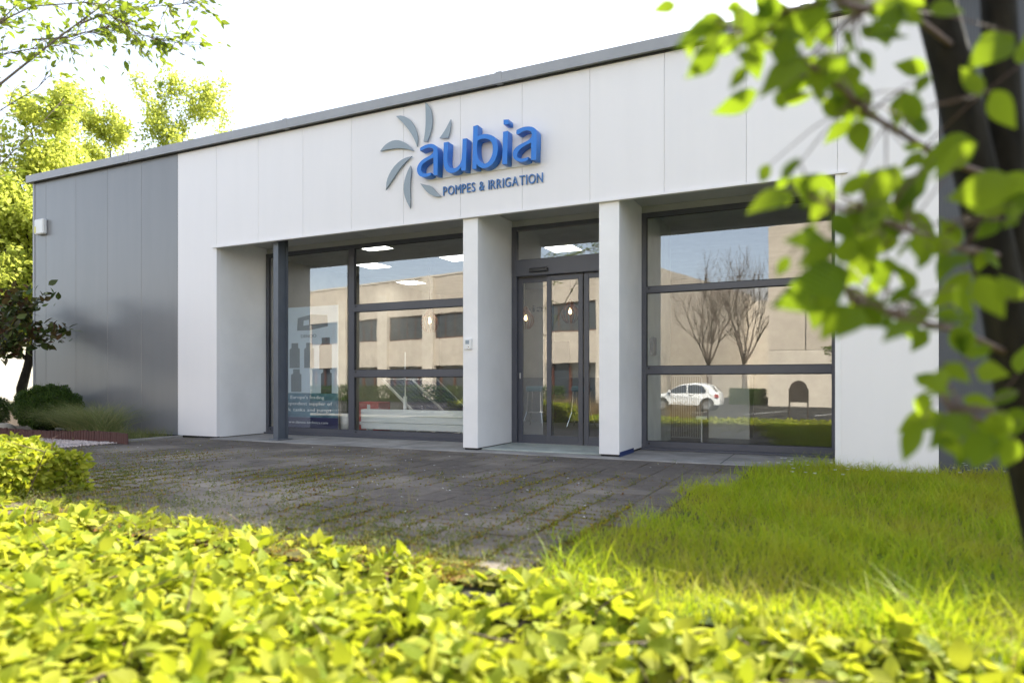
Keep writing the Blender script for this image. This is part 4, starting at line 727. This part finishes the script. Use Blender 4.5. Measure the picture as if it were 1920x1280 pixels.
# daisies by the wall and at the lawn edge
mb = MB(); rr = random.Random(5)
for i in range(60):
    if i < 34: x = rr.uniform(1.1, 4.0); y = rr.uniform(-.5, -.05)
    else: x = rr.uniform(-.9, .3); y = rr.uniform(-1.5, -.2)
    z = rr.uniform(.06, .16)
    for q in range(8):
        a = q*math.pi/4; mb.add([(x, y, z), (x+.016*math.cos(a-.3), y+.016*math.sin(a-.3), z+.004), (x+.02*math.cos(a), y+.02*math.sin(a), z+.003), (x+.016*math.cos(a+.3), y+.016*math.sin(a+.3), z+.004)], [(0, 1, 2, 3)])
tag(mb.build('daisy_flowers', M['petal'], lawn), kind='stuff')
# weeds and catkin litter along the paving joints
xs_j = np.arange(-10.82, -.9, PAV)
def joint_pts(n, dens):
    x = rng.choice(xs_j, n)+rng.normal(0, .016, n)*rng.choice([1, 1, 3], n); y = rng.uniform(-5.8, -.3, n); s = rng.random(n) < .35
    y2 = -5.8+PAV/2*rng.integers(0, 37, n)+rng.normal(0, .012, n); x = np.where(s, rng.uniform(-10.8, -1.2, n), x); y = np.where(s, y2, y)
    f = .5+.5*np.sin(x*1.7+.9*np.sin(y*1.3))*np.sin(y*1.9+x*.6+1); near = np.clip((-y-1.2)/4.2, 0.04, 1)
    keep = (rng.random(n) < dens*f**1.6*near) & (x < -1.0-.1*np.clip(-y, 0, 6)); return np.stack([x, y, np.full(n, -.004)], 1)[keep]
P = joint_pts(90000, 1.1); n = len(P); D = unit(n); D[:, 2] = np.abs(D[:, 2])*.35
scatter('moss_litter', SMALL, P, D, unit(n)*.5+np.array((0, 0, 1)), rng.uniform(.012, .035, n), M['debris'], plaza)
P = joint_pts(170000, 1.2); n = len(P); D = unit(n); D[:, 2] = np.abs(D[:, 2])*.5; P[:, 2] += rng.uniform(0, .01, n)
M['moss'] = leaf_mat('moss', (.12, .13, .01), (.34, .28, .02), .2, .9)
scatter('moss', SMALL, P, D, unit(n)*.5+np.array((0, 0, 1)), rng.uniform(.01, .028, n), M['moss'], plaza)
P0 = joint_pts(6000, 1); P0 = np.repeat(P0, 14, axis=0); n = len(P0); h = np.repeat(rng.uniform(.02, .085, n//14), 14)
P0 = P0+np.stack([rng.normal(0, .016, n), rng.normal(0, .016, n), h*rng.random(n)], 1)
scatter('weeds', SMALL, P0, unit(n)+np.array((0, 0, .6)), unit(n)+np.array((0, 0, .6)), rng.uniform(.008, .022, n), M['weed'], plaza)
P1 = joint_pts(6000, 1); n = len(P1); blades('weed_stems', P1, rng.uniform(.03, .12, n), rng.uniform(0, 6.28, n), rng.uniform(.1, .6, n), np.full(n, .0025), M['weed'], plaza)
n = 900; c = np.stack([rng.uniform(-8.5, -1.3, n), -5.5+rng.exponential(.55, n), np.zeros(n)], 1); c = np.repeat(c, 16, axis=0); n = len(c); hh = np.repeat(rng.uniform(.02, .11, n//16), 16)
scatter('edge_weeds', SMALL, c+np.stack([rng.normal(0, .02, n), rng.normal(0, .02, n), hh*rng.random(n)], 1), unit(n)+np.array((0, 0, .8)), unit(n)+np.array((0, 0, .5)), rng.uniform(.008, .022, n), M['weed'], plaza)
n = 2200; c = np.stack([rng.uniform(-9, -1.3, n), -5.6+rng.exponential(.6, n), np.zeros(n)], 1); blades('edge_stems', c, rng.uniform(.04, .15, n), rng.uniform(0, 6.28, n), rng.uniform(.1, .7, n), np.full(n, .003), M['dryb'], plaza)
mb = MB()
for i in range(150):
    x = rr.uniform(-10.6, -1.6); y = rr.uniform(-5.5, -.3); s = rr.uniform(.008, .018); a = rr.uniform(0, 6)
    mb.add([(x+s*math.cos(a+q*1.57), y+s*.6*math.sin(a+q*1.57), .006+.004*(q % 2)) for q in range(4)], [(0, 1, 2, 3)])
mb.build('fallen_petals', M['petal'], plaza, kind='stuff')
# gravel strip and log-roll edging
n = 9000; gx = rng.uniform(-16, -10.5, n); gy = rng.uniform(-3.4, -1.5, n); keep = gx < -10.6-.0*gy+ (gy+1.5)*-.02; gx = gx[keep]; gy = gy[keep]; n = len(gx)
oc = np.array([(1, 0, 0), (0, 1, 0), (0, 0, 1), (-1, 0, 0), (0, -1, 0), (0, 0, -.5)], np.float32); of = np.array([(0, 1, 2), (1, 3, 2), (3, 4, 2), (4, 0, 2), (1, 0, 5), (3, 1, 5), (4, 3, 5), (0, 4, 5)])
gr = mesh('gravel_bed', [(-16, -3.4, .008), (-10.72, -3.4, .008), (-10.98, -1.46, .008), (-16, -1.46, .008)], [(0, 1, 2, 3)], M['gravel']); tag(gr, kind='structure')
scatter('gravel', (oc, of), np.stack([gx, gy, np.full(n, .016)], 1), unit(n), unit(n)+np.array((0, 0, 1.5)), rng.uniform(.012, .026, n), M['gravel'], gr, smooth=False)
ed = thing('log_roll_edging', (-12.2, -1.44, 0), 'low brown log-roll edging between gravel and planting bed', 'edging')
ep = MB().cyl(0, 0, -.02, .17, .03, n=8); me0 = bpy.data.meshes.new('edging_post'); me0.from_pydata(ep.v, [], ep.f); me0.materials.append(M['edging'])
for i in range(62):
    o = bpy.data.objects.new('edging_post', me0); col.objects.link(o); setp(o, ed); x = -10.42-.058*i; o.location = (x, -1.46+.05*math.sin(i*.17), rr.uniform(-.012, .008)+.02*math.sin(i*.11)); o.rotation_euler = (rr.gauss(0, .03), rr.gauss(0, .03), 0)
# box balls
def box_ball(cx, cy, cz, rx, rz, lab, n):
    t = thing('box_shrub', (cx, cy, 0), lab, 'shrub'); d = unit(n); d /= np.linalg.norm(d, axis=1, keepdims=True); r = 1-np.minimum(rng.exponential(.12, n), .9); lump = 1+.09*np.sin(d[:, 0]*7)*np.sin(d[:, 2]*8+1)+.06*np.sin(d[:, 1]*13+d[:, 0]*9)
    P = d*(r*lump)[:, None]*np.array((rx, rx, rz))+np.array((cx, cy, cz)); scatter('foliage', SMALL, P, unit(n)+d, d+unit(n, .5), rng.uniform(.025, .045, n), M['boxl'], t)
    MB().tube([(cx, cy, 0), (cx, cy, cz)], [.04, .02]).build('stem', M['bark'], t)
    s = 260; a = rng.uniform(0, 6.28, s); q = rng.random(s)**.5; PP = np.stack([cx+rx*.9*q*np.cos(a), cy+rx*.9*q*np.sin(a), cz+rz*.9*np.sqrt(np.maximum(0, 1-q*q))], 1); blades('shoots', PP, rng.uniform(.05, .2, s), a, rng.uniform(.1, .4, s), np.full(s, .008), M['boxl'], t)
box_ball(-13.75, -.75, .52, .56, .42, 'rounded dark green box shrub against the grey wall', 26000); box_ball(-15.6, -1.0, .42, .5, .42, 'smaller dark green shrub at the far left edge of the bed', 16000)
# ornamental sedge and wild grass by the wall
def clump(name, lab, x, y, z, n, h, lean, spread, m, w=.004, bias=None):
    t = thing(name, (x, y, z), lab, 'grass clump'); a = rng.uniform(0, 6.28, n) if bias is None else rng.normal(bias, 1.0, n)
    P = np.stack([x+rng.normal(0, spread, n), y+rng.normal(0, spread, n), np.full(n, z)], 1)
    blades('leaf_blades', P, h*rng.uniform(.55, 1.1, n), a, rng.uniform(lean*.4, lean*1.3, n), np.full(n, w), m, t, segs=5); return t
clump('ornamental_sedge', 'arching fine-bladed sedge clump leaning left in front of the grey wall', -11.85, -1.0, 0, 3200, .85, 1.5, .16, M['sedge'], .009, math.pi)
n = 1800; P = np.stack([rng.uniform(-11.9, -10.98, n), rng.uniform(-1.35, -.15, n), np.zeros(n)], 1)
blades('wild_grass', P, rng.uniform(.06, .26, n), rng.uniform(0, 6.28, n), rng.uniform(.2, 1, n), np.full(n, .005), M['sedge'], bed)
t = thing('garden_stone', (-14.4, -1.2, 0), 'pale rounded stone behind the log-roll edging', 'stone'); MB().lathe(-14.45, -1.15, [(.22, 0), (.24, .08), (.18, .17), (.08, .22), (.001, .225)], 14).build('stone_body', M['stone'], t, True)
# potted reed in the shop
n = 160; P = np.stack([-8.42+rng.normal(0, .04, n), 1.56+rng.normal(0, .04, n), np.full(n, .38)], 1); blades('leaf_blades', P, rng.uniform(.3, .7, n), rng.uniform(0, 6.28, n), rng.uniform(.05, .4, n), np.full(n, .01), M['reed'], [o for o in bpy.data.objects if o.name.startswith('potted_grass')][0])

# ------------------------------------------------------------------ trees
def leaf_cloud(tips, per, spread, size, frac=None):
    P = np.array([list(t[0]) for t in tips]); P = np.repeat(P, per, axis=0); n = len(P); P = P+rng.normal(0, spread, (n, 3)); return P, unit(n)+np.array((0, 0, -.2)), unit(n, .7)+np.array((0, 0, .8)), rng.uniform(size*.6, size*1.2, n)
def far_tree(x, y, h, w, seed, lab, per=13, size=.2, base=-.05):
    rr = random.Random(seed); t = thing('leafy_tree', (x, y, base), lab, 'tree', 'trees behind the shop'); mb = MB(); tips = []
    p = Vector((x, y, base)); pts = [p]; q = p.copy()
    for i in range(7): q = q+Vector((rr.gauss(0, .1), rr.gauss(0, .1), h*.8/7)); pts.append(q.copy())
    rad = [.17*(1-.8*i/7) for i in range(8)]; mb.tube(pts, rad, 8)
    for i in range(2, 8):
        for k in range(5):
            az = rr.uniform(0, 6.28); d = Vector((math.cos(az), math.sin(az), rr.uniform(.5, 1.3))).normalized(); f = 1-abs(i/7-.45)*.9
            grow(pts[i].copy(), d, w*f*rr.uniform(.55, .95), rad[i]*.45, 2, mb, tips, rr, .2, (2, 3), .25, .6, (.4, .9), .008)
    mb.build('trunk', M['bark'], t, smooth=True); P, D, N, S_ = leaf_cloud(tips, per, .20, size); scatter('crown', SMALL, P, D, N, S_, M['yleaf'], t)
far_tree(-27.5, 4.0, 13.5, 2.8, 1, 'tall yellow-green tree at the far left beyond the grey corner'); far_tree(-26.0, 7.0, 12.5, 2.4, 2, 'yellow-green tree just left of the roof corner')
far_tree(-33.5, 13.5, 15.8, 3.3, 3, 'slimmer leafy tree rising behind the left roof end'); far_tree(-31.0, 16.0, 18.0, 3.7, 4, 'tallest leafy tree behind the left roof end'); far_tree(-33, 1.5, 9.5, 2.8, 6, 'leafy tree behind the magnolia at the far left edge')
far_tree(-23.9, 4.4, 7.6, 2.2, 9, 'lower leafy tree between the magnolia and the roof corner')
# magnolia
rr = random.Random(31); t = thing('magnolia', (-13.9, -1.9, 0), 'dark-leaved magnolia with bronze undersides by the grey corner', 'tree'); mb = MB(); tips = []
for az, el in ((0, 1.2), (2.2, 1.0), (4.2, 1.1), (5.4, .9), (1.0, .7)):
    grow(Vector((-14.75, -1.9, 1.0)), Vector((math.cos(az), math.sin(az), el)).normalized(), 1.12, .04, 2, mb, tips, rr, .12, (2, 3), .25, .62, (.4, .9), .006)
mb.tube([(-14.4, -1.9, -.02), (-14.65, -1.88, .5), (-14.75, -1.9, 1.05)], [.06, .05, .045], 8); mb.build('trunk', M['bark_pale'], t, smooth=True)
tips = [q for q in tips if q[0].z > .75]; P, D, N, S_ = leaf_cloud(tips, 10, .08, .18); D[:, 2] += .5
vis = [i for i in range(len(P)) if in_view(*P[i], m=10)]; rng.shuffle(vis); pick = vis[:300]; rest = np.array(sorted(set(range(len(P)))-set(pick)))
place_leaves(P[pick[:200]], D[pick[:200]], N[pick[:200]], S_[pick[:200]], [leaf_mesh_data(leaf_template(1, .42, .2, .1, 5), M['mag'])], t); place_leaves(P[pick[200:]], D[pick[200:]], N[pick[200:]], S_[pick[200:]], [leaf_mesh_data(leaf_template(1, .42, .2, .1, 5), M['magb'])], t)
if len(rest): scatter('foliage', MID, P[rest], D[rest], N[rest], S_[rest], leaf_mat('magnolia_mass', (.045, .085, .02), (.12, .08, .03), .2, .3), t)
# tree overhanging from the left
rr = random.Random(41); t = thing('hornbeam_tree', (-8.3, -5.6, -.1), 'hornbeam whose thin branches hang into the top left corner', 'tree'); mb = MB(); anchors = []
mb.tube([(-8.6, -5.9, -.1), (-8.5, -5.8, 1.2), (-8.35, -5.75, 2.2), (-8.0, -5.6, 3.2), (-7.8, -5.4, 4.6), (-7.7, -5.2, 6.5)], [.11, .10, .085, .07, .05, .03], 9)
for k, br in enumerate(OVERHANG):
    pts = [Vector(q) for q in br]; mb.tube(pts, [max(.004, .016*(1-.8*i/(len(pts)-1))) if k in (0,) else max(.003, .008*(1-.7*i/(len(pts)-1))) for i in range(len(pts))], 5)
    if k not in (5, 6): mb.tube([Vector((-8.0, -5.55, max(2.4, pts[0].z-.5))), pts[0]], [.03, .014 if k == 0 else .008], 5)
    for i in range(len(pts)-1):
        m_ = 2 if k in (0, 1, 2) else 8
        for j in range(m_+(1 if i > 1 else 0)):
            s = pts[i].lerp(pts[i+1], rr.random()); dd = (pts[i+1]-pts[i]).normalized(); sd = (dd*.8+Vector((rr.gauss(0, .6), rr.gauss(0, .6), rr.gauss(-.1, .45)))).normalized(); L = rr.uniform(.12, .42)
            e1 = s+sd*L*.5+Vector((0, 0, rr.gauss(0, .02))); e2 = e1+(sd+Vector((rr.gauss(0, .3), rr.gauss(0, .3), rr.gauss(0, .3)))).normalized()*L*.5
            mb.tube([s, e1, e2], [.0035, .0025, .0015], 4); anchors += [(e1, sd, m_), (e2, sd, m_), (s.lerp(e1, .5), sd, m_), (e1.lerp(e2, .5), sd, m_)]
    anchors.append((pts[-1], dd, 1))
mb.build('branches', M['bark_pale'], t, smooth=True)
PP = []; DD = []
for a, d_, m_ in anchors:
    for j in range(rr.choice([1, 1, 2]) if m_ > 1 else rr.choice([0, 1, 1])): PP.append(list(a+Vector((rr.gauss(0, .01), rr.gauss(0, .01), rr.gauss(0, .01))))); DD.append([d_.x+rr.gauss(0, .6), d_.y+rr.gauss(0, .6), d_.z+rr.gauss(-.1, .5)])
P = np.array(PP); D = np.array(DD); n = len(P); N = unit(n, .8)+np.array((0, 0, .6)); S_ = rng.uniform(.045, .095, n)
place_leaves(P, D, N, S_, [leaf_mesh_data(leaf_template(1, w, .2, c, 5), M['oleaf']) for w, c in ((.5, .1), (.42, .25), (.3, .1))], t)
# near tree on the right
t = thing('young_tree', (.75, -6.5, -.5), 'young tree with large leaves and dark stems at the right edge', 'tree')
mb = MB()
for k, st in enumerate(TREE_STEMS):
    st = [(.75, -6.5, -.5)]+st if k == 0 else st; n = len(st); mb.tube(st, [(.07, .06, .055)[k]*(1-.35*i/n) for i in range(n)], 10)
mb.build('stems', M['bark'], t, smooth=True)
tw = MB()
for br in TREE_TWIGS: n = len(br); tw.tube(br, [.010*(1-.75*i/n) for i in range(n)], 6)
rr = random.Random(77); segs = [(Vector(a), Vector(b)) for br in TREE_TWIGS for a, b in zip(br[:-1], br[1:])]
for b0, t0 in TREE_LEAVES:
    b = Vector(b0); best = min((((b-a.lerp(c, s)).length, a.lerp(c, s)) for a, c in segs for s in (0, .5, 1)), key=lambda q: q[0])
    tw.tube([best[1], best[1].lerp(b, .5)+Vector((0, 0, .01)), b], [.003, .0022, .0016], 4)
tw.build('twigs', M['twig'], t, smooth=True)
P = np.array([a for a, b in TREE_LEAVES]); D = np.array([b for a, b in TREE_LEAVES])-P; L = np.linalg.norm(D, axis=1); view = np.array((0, -8.764, 1.0))-P; view /= np.linalg.norm(view, axis=1, keepdims=True)
N = view*np.sign(rng.uniform(-.3, 1, len(P)))[:, None]+unit(len(P), .38)+np.array((0, 0, .25))
place_leaves(P, D, N, L*1.04, [leaf_mesh_data(leaf_template(1, w, f_, c, 9), M['tleaf']) for w, f_, c in ((.50, .15, .12), (.58, .1, .2), (.44, .25, .1), (.52, .3, -.12))], t)

# ------------------------------------------------------------------ across the road (mirrored in the panes)
O = thing('concrete_office', (-30, -40, -.5), 'long beige concrete office block across the road mirrored in the glass', 'building')
U = Vector((.978, .208, 0)); V_ = Vector((.208, -.978, 0))
def ob(name, o, s0, s1, d0, d1, z0, z1, m, parent):
    v = []; 
    for z in (z0, z1):
        for s, d_ in ((s0, d0), (s1, d0), (s1, d1), (s0, d1)): q = o+U*s+V_*d_; v.append((q.x, q.y, z))
    return mesh(name, v, [(0, 1, 2, 3), (7, 6, 5, 4), (4, 5, 1, 0), (5, 6, 2, 1), (6, 7, 3, 2), (7, 4, 0, 3)], m, parent)
OA = Vector((-14.8, -36.9, 0)); ZR = 10.4
for nm, z0, z1 in (('lower_band', 2.5, 4.9), ('parapet', 7.1, ZR)): ob(nm, OA, -72, 0, 0, 30, z0, z1, M['pebble'], O)
ob('ground_storey', OA, -72, 0, .5, 30, -.5, 2.5, M['darkglass'], O); ob('upper_storey', OA, -72, 0, .3, 30, 4.9, 7.1, M['darkglass'], O)
ob('end_wall', OA, .03, .15, .0, 30, -.5, ZR, M['pebble2'], O)
ob('roof_edge', OA, -72, .16, -.06, .3, ZR, ZR+.15, M['pebble2'], O)
for i in range(12):
    s = -6.0*i; ob('pilaster', OA, s-1.3, s+.02, -.22, .25, -.5, ZR-1.2 if i % 3 else ZR, M['pebble2'], O)
    if i < 11:
        w = ob('window', OA, s-5.98, s-1.32, .18, .24, 4.9, 5.0, M['brownframe'], O); ob('head', OA, s-5.98, s-1.32, .18, .24, 7.0, 7.1, M['brownframe'], w)
        for k in range(5): ob('mullion', OA, s-5.98+k*1.145, s-5.9+k*1.145, .16, .26, 5.0, 7.0, M['brownframe'], w)
        for k in range(4): ob('pane', OA, s-5.9+k*1.145, s-4.835+k*1.145, .20, .21, 5.0, 7.0, M['darkglass'], w)
        for k in range(3): ob('door_post', OA, s-5.6+k*1.6, s-5.45+k*1.6, .3, .5, -.5, 2.5, M['brownframe'], O)
C_ = thing('concrete_block', (5, -38, -.5), 'tall beige concrete block mirrored in the right window', 'building')
for nm, z0, z1, m in (('base_course', -.5, 3.0, M['pebble2']), ('middle_course', 3.02, 6.4, M['pebble']), ('top_course', 6.42, ZR+.4, M['pebble'])): ob(nm, OA, 11.1, 17.6, .0, 25, z0, z1, m, C_)
ob('upper_body', OA, 17.6, 34, .0, 25, 3.2, ZR+.4, M['pebble'], C_); ob('garage_door', OA, 17.62, 22, .25, .4, -.5, 3.2, M['seal'], C_); ob('ground_wall', OA, 22, 34, 0, 25, -.5, 3.2, M['pebble2'], C_)
ob('lamp', OA, 16.2, 17.2, -.15, 0, 2.5, 2.75, M['plastic_w'], C_)
for s in (13.3, 15.6): ob('panel_joint', OA, s, s+.05, -.008, .01, 3.02, ZR, M['seal'], C_)
Y_ = thing('courtyard_wing', (-8, -64, -.5), 'pale rear wing behind bare trees mirrored in the right window', 'building')
ob('wing_wall', OA, -6, 26, 29, 40, -.5, 9.6, M['pebble2'], Y_); ob('wing_roof', OA, -6, 26, 30, 40, 9.6, 11.2, M['alu'], Y_)
def bare_tree(x, y, h, seed, lab):
    rr = random.Random(seed); t = thing('bare_tree', (x, y, -.5), lab, 'tree', 'bare trees across the road'); mb = MB(); tips = []
    tr = [Vector((x, y, -.5)), Vector((x+.05, y, 1.0)), Vector((x, y+.05, 2.2))]; mb.tube(tr, [.22, .17, .15], 9)
    for i in range(6):
        az = i*1.05+rr.uniform(-.3, .3); grow(tr[2].copy(), Vector((math.cos(az)*.6, math.sin(az)*.6, 1)).normalized(), h*.36, .085, 3, mb, tips, rr, .22, (3, 4), .2, .66, (.3, .75), .012)
    mb.build('trunk', M['bark_pale'], t, smooth=True)
bare_tree(-8.2, -38.0, 9.5, 3, 'left one of two bare spreading trees mirrored in the right window'); bare_tree(-5.7, -37.0, 9.5, 4, 'right one of two bare trees mirrored beside the concrete block')
t = thing('courtyard_hedge', (-6, -36.5, -.5), 'dark low hedge under the bare trees across the road', 'hedge'); n = 9000
P = np.stack([rng.uniform(-6.6, -4.3, n), rng.uniform(-37.5, -36.2, n), rng.uniform(-.5, .6, n)], 1); scatter('foliage', SMALL, P, unit(n), unit(n), rng.uniform(.06, .12, n), M['boxl'], t)
t = thing('roadside_hedge', (-40, -31, -.5), 'dark clipped hedge along the office across the road, mirrored low in the left window', 'hedge'); n = 26000
P = np.stack([rng.uniform(-62, -17, n), rng.uniform(-33.2, -32.3, n), rng.uniform(-.5, .75, n)], 1); P[:, 1] += (P[:, 0]+17)*.06; scatter('foliage', SMALL, P, unit(n), unit(n), rng.uniform(.10, .2, n), M['boxl'], t)
# parked car
def car(x, y, zr, lab):
    t = thing('parked_car', (x, y, zr), lab, 'car'); W = .86
    prof = [(-1.85, .32), (-1.87, .52), (-1.80, .72), (-1.55, .86), (-1.0, .95), (-.55, 1.22), (-.1, 1.42), (.45, 1.48), (1.0, 1.44), (1.35, 1.32), (1.62, 1.02), (1.80, .92), (1.85, .6), (1.83, .34)]
    secs = [(-1, .80, 0), (-.93, .97, .0), (-.5, 1, .03), (0, 1, .04), (.5, 1, .03), (.93, .97, 0), (1, .80, 0)]
    v = []; n = len(prof); cx = 0
    for sy, sc_, dz in secs:
        for a, b in prof:
            tuck = 1-.20*max(0, (b-.92)/.56); yy = sy*W*tuck*(1 if abs(a) < 1.5 else .93)
            v.append((x+a*(sc_ if abs(sy) > .9 else 1)*(1 if abs(sy) < .99 else .99), y+yy, zr+(b if b < .9 else b+dz-(.05 if abs(sy) > .95 else 0))))
    m_ = len(secs); f = [(j*n+i, j*n+(i+1) % n, (j+1)*n+(i+1) % n, (j+1)*n+i) for j in range(m_-1) for i in range(n)]+[tuple(range(n)), tuple(reversed(range((m_-1)*n, m_*n)))]
    body = mesh('body', v, f, M['carpaint'], t, smooth=False)
    bm = bmesh.new(); bm.from_mesh(body.data); bmesh.ops.recalc_face_normals(bm, faces=bm.faces); bm.to_mesh(body.data); bm.free()
    for sgn in (1, -1):
        def side(pts, nm, m, off=.012):
            q = []
            for a, b in pts: tuck = 1-.20*max(0, (b-.92)/.56); q.append((x+a, y+sgn*(W*tuck*.985+off), zr+b))
            return mesh(nm, q, [tuple(range(len(q)))] if sgn < 0 else [tuple(reversed(range(len(q))))], m, t)
        side([(-.92, .97), (-.5, 1.22), (-.12, 1.37), (.12, 1.39), (.12, .98)], 'side_window', M['darkglass']); side([(.18, .98), (.18, 1.39), (.55, 1.39), (.95, 1.30), (1.12, 1.06), (1.05, 1.0)], 'side_window', M['darkglass'])
        side([(1.55, .72), (1.55, .92), (1.72, .88), (1.76, .72)], 'tail_lamp', M['lamp_red'], .0); side([(.2, .84), (.2, .87), (.42, .87), (.42, .84)], 'door_handle', M['chrome'], .02)
        mesh('mirror', [(x-.82, y+sgn*.86, zr+.98), (x-.68, y+sgn*.86, zr+.98), (x-.68, y+sgn*1.0, zr+1.0), (x-.82, y+sgn*1.0, zr+1.0), (x-.8, y+sgn*.86, zr+1.1), (x-.7, y+sgn*.86, zr+1.1), (x-.7, y+sgn*.99, zr+1.12), (x-.8, y+sgn*.99, zr+1.12)], [(0, 1, 2, 3), (4, 5, 6, 7), (0, 1, 5, 4), (1, 2, 6, 5), (2, 3, 7, 6), (3, 0, 4, 7)], M['carpaint'], t)
        for wx in (-1.2, 1.17):
            tm = MB().cyl(0, 0, -.1, .1, .315, n=24); tb = tm.build('tyre', M['tyre'], t); tb.matrix_basis = Matrix.Translation((x+wx, y+sgn*.77, zr+.315)) @ Matrix.Rotation(R(90), 4, 'X')
            rm = MB().cyl(0, 0, -.02, .02, .215, n=20); rb = rm.build('rim', M['rim'], tb)
            rb.parent = tb; rb.matrix_parent_inverse = Matrix.Identity(4); rb.location = (0, 0, -sgn*.10)
            am = MB().cyl(0, 0, -.02, .02, .37, n=24).build('wheel_arch', M['tyre'], t); am.matrix_basis = Matrix.Translation((x+wx, y+sgn*.845, zr+.36)) @ Matrix.Rotation(R(90), 4, 'X')
            tb.location.y = y+sgn*.80
    mesh('rear_window', [(x+1.36, y-.55, zr+1.33), (x+1.36, y+.55, zr+1.33), (x+1.625, y+.62, zr+1.05), (x+1.625, y-.62, zr+1.05)], [(0, 1, 2, 3)], M['darkglass'], t)
    mesh('number_plate', [(x+1.862, y-.26, zr+.5), (x+1.862, y+.26, zr+.5), (x+1.862, y+.26, zr+.61), (x+1.862, y-.26, zr+.61)], [(0, 1, 2, 3)], M['plastic_w'], t)
car(-7.3, -26.0, -.5, 'small white hatchback parked across the road, mirrored in the right window')
# notice board, stone, grasses
t = thing('notice_board', (-1.04, -10.4, -.45), 'dark arched notice board on two posts mirrored in the right window', 'notice board')
ar = [(-.24+.0, .42), (.24, .42), (.24, .82)]+[(.24*math.cos(a*math.pi/10), .82+.24*math.sin(a*math.pi/10)) for a in range(1, 10)]+[(-.24, .82)]
n = len(ar); mesh('board', [(-1.04+a, -10.4+d_, b) for d_ in (-.025, .025) for a, b in ar], [tuple(range(n)), tuple(reversed(range(n, 2*n)))]+[(i, i+n, (i+1) % n+n, (i+1) % n) for i in range(n)], M['darkbrown'], t)
for sx in (-.25, .25): MB().box(-1.04+sx-.02, -1.04+sx+.02, -10.43, -10.37, -.5, .84).build('post', M['darkbrown'], t)
t = thing('stone_block', (-2.4, -10.9, -.45), 'pale stone block lying on the verge, mirrored in the right window', 'stone'); MB().tube([(-3.0, -10.9, -.30), (-2.9, -10.9, -.28), (-1.9, -10.88, -.28), (-1.8, -10.88, -.30)], [.10, .14, .14, .10], 10).build('block', M['stone'], t, smooth=True)
for x, y, h, lab in ((-4.3, -9.7, .8, 'straw-coloured grass clump mirrored at the left of the right window'), (-7.7, -9.6, .85, 'straw-coloured grass clump mirrored in the middle door leaf'), (-8.5, -9.9, .8, 'straw-coloured grass clump mirrored low in the door'), (-6.9, -9.8, .8, 'straw-coloured grass clump mirrored in the right door leaf')):
    clump('straw_grass', lab, x, y, terrain_z(y), 1500, h*1.5, .5, .2, M['straw'], .006)
# far left: house and van
t = thing('tiled_house', (-46, 14, -.5), 'house with red tiled roof behind the trees at the far left', 'house')
box('wall', -52, -42, 10, 18, -.5, 5.6, M['plaster'], t); mesh('roof', [(-52.5, 9.5, 5.5), (-41.5, 9.5, 5.5), (-41.5, 18.5, 5.5), (-52.5, 18.5, 5.5), (-52.5, 14, 8.4), (-41.5, 14, 8.4)], [(0, 1, 5, 4), (2, 3, 4, 5), (1, 2, 5), (3, 0, 4), (3, 2, 1, 0)], M['roof_tile'], t)
t = thing('white_van', (-27, 3, -.05), 'white van parked behind the magnolia at the far left', 'van')
vp = [(-2.4, .35), (-2.42, .9), (-2.1, 1.15), (-1.5, 1.95), (-1.2, 2.1), (2.3, 2.12), (2.42, 2.0), (2.45, .4)]; n = len(vp)
mesh('body', [(-26.5+a, 1.4+d_, b) for d_ in (0, 1.85) for a, b in vp], [tuple(range(n)), tuple(reversed(range(n, 2*n)))]+[(i, i+n, (i+1) % n+n, (i+1) % n) for i in range(n)], M['carpaint'], t)
mesh('side_window', [(-28.3, 1.385, 1.2), (-27.3, 1.385, 1.2), (-27.3, 1.385, 1.85), (-27.8, 1.385, 1.85)], [(0, 1, 2, 3)], M['darkglass'], t)
for wx in (-28.1, -25.0):
    w = MB().cyl(0, 0, -.1, .1, .34, n=20).build('tyre', M['tyre'], t); w.matrix_basis = Matrix.Translation((wx, 1.45, .3)) @ Matrix.Rotation(R(90), 4, 'X')
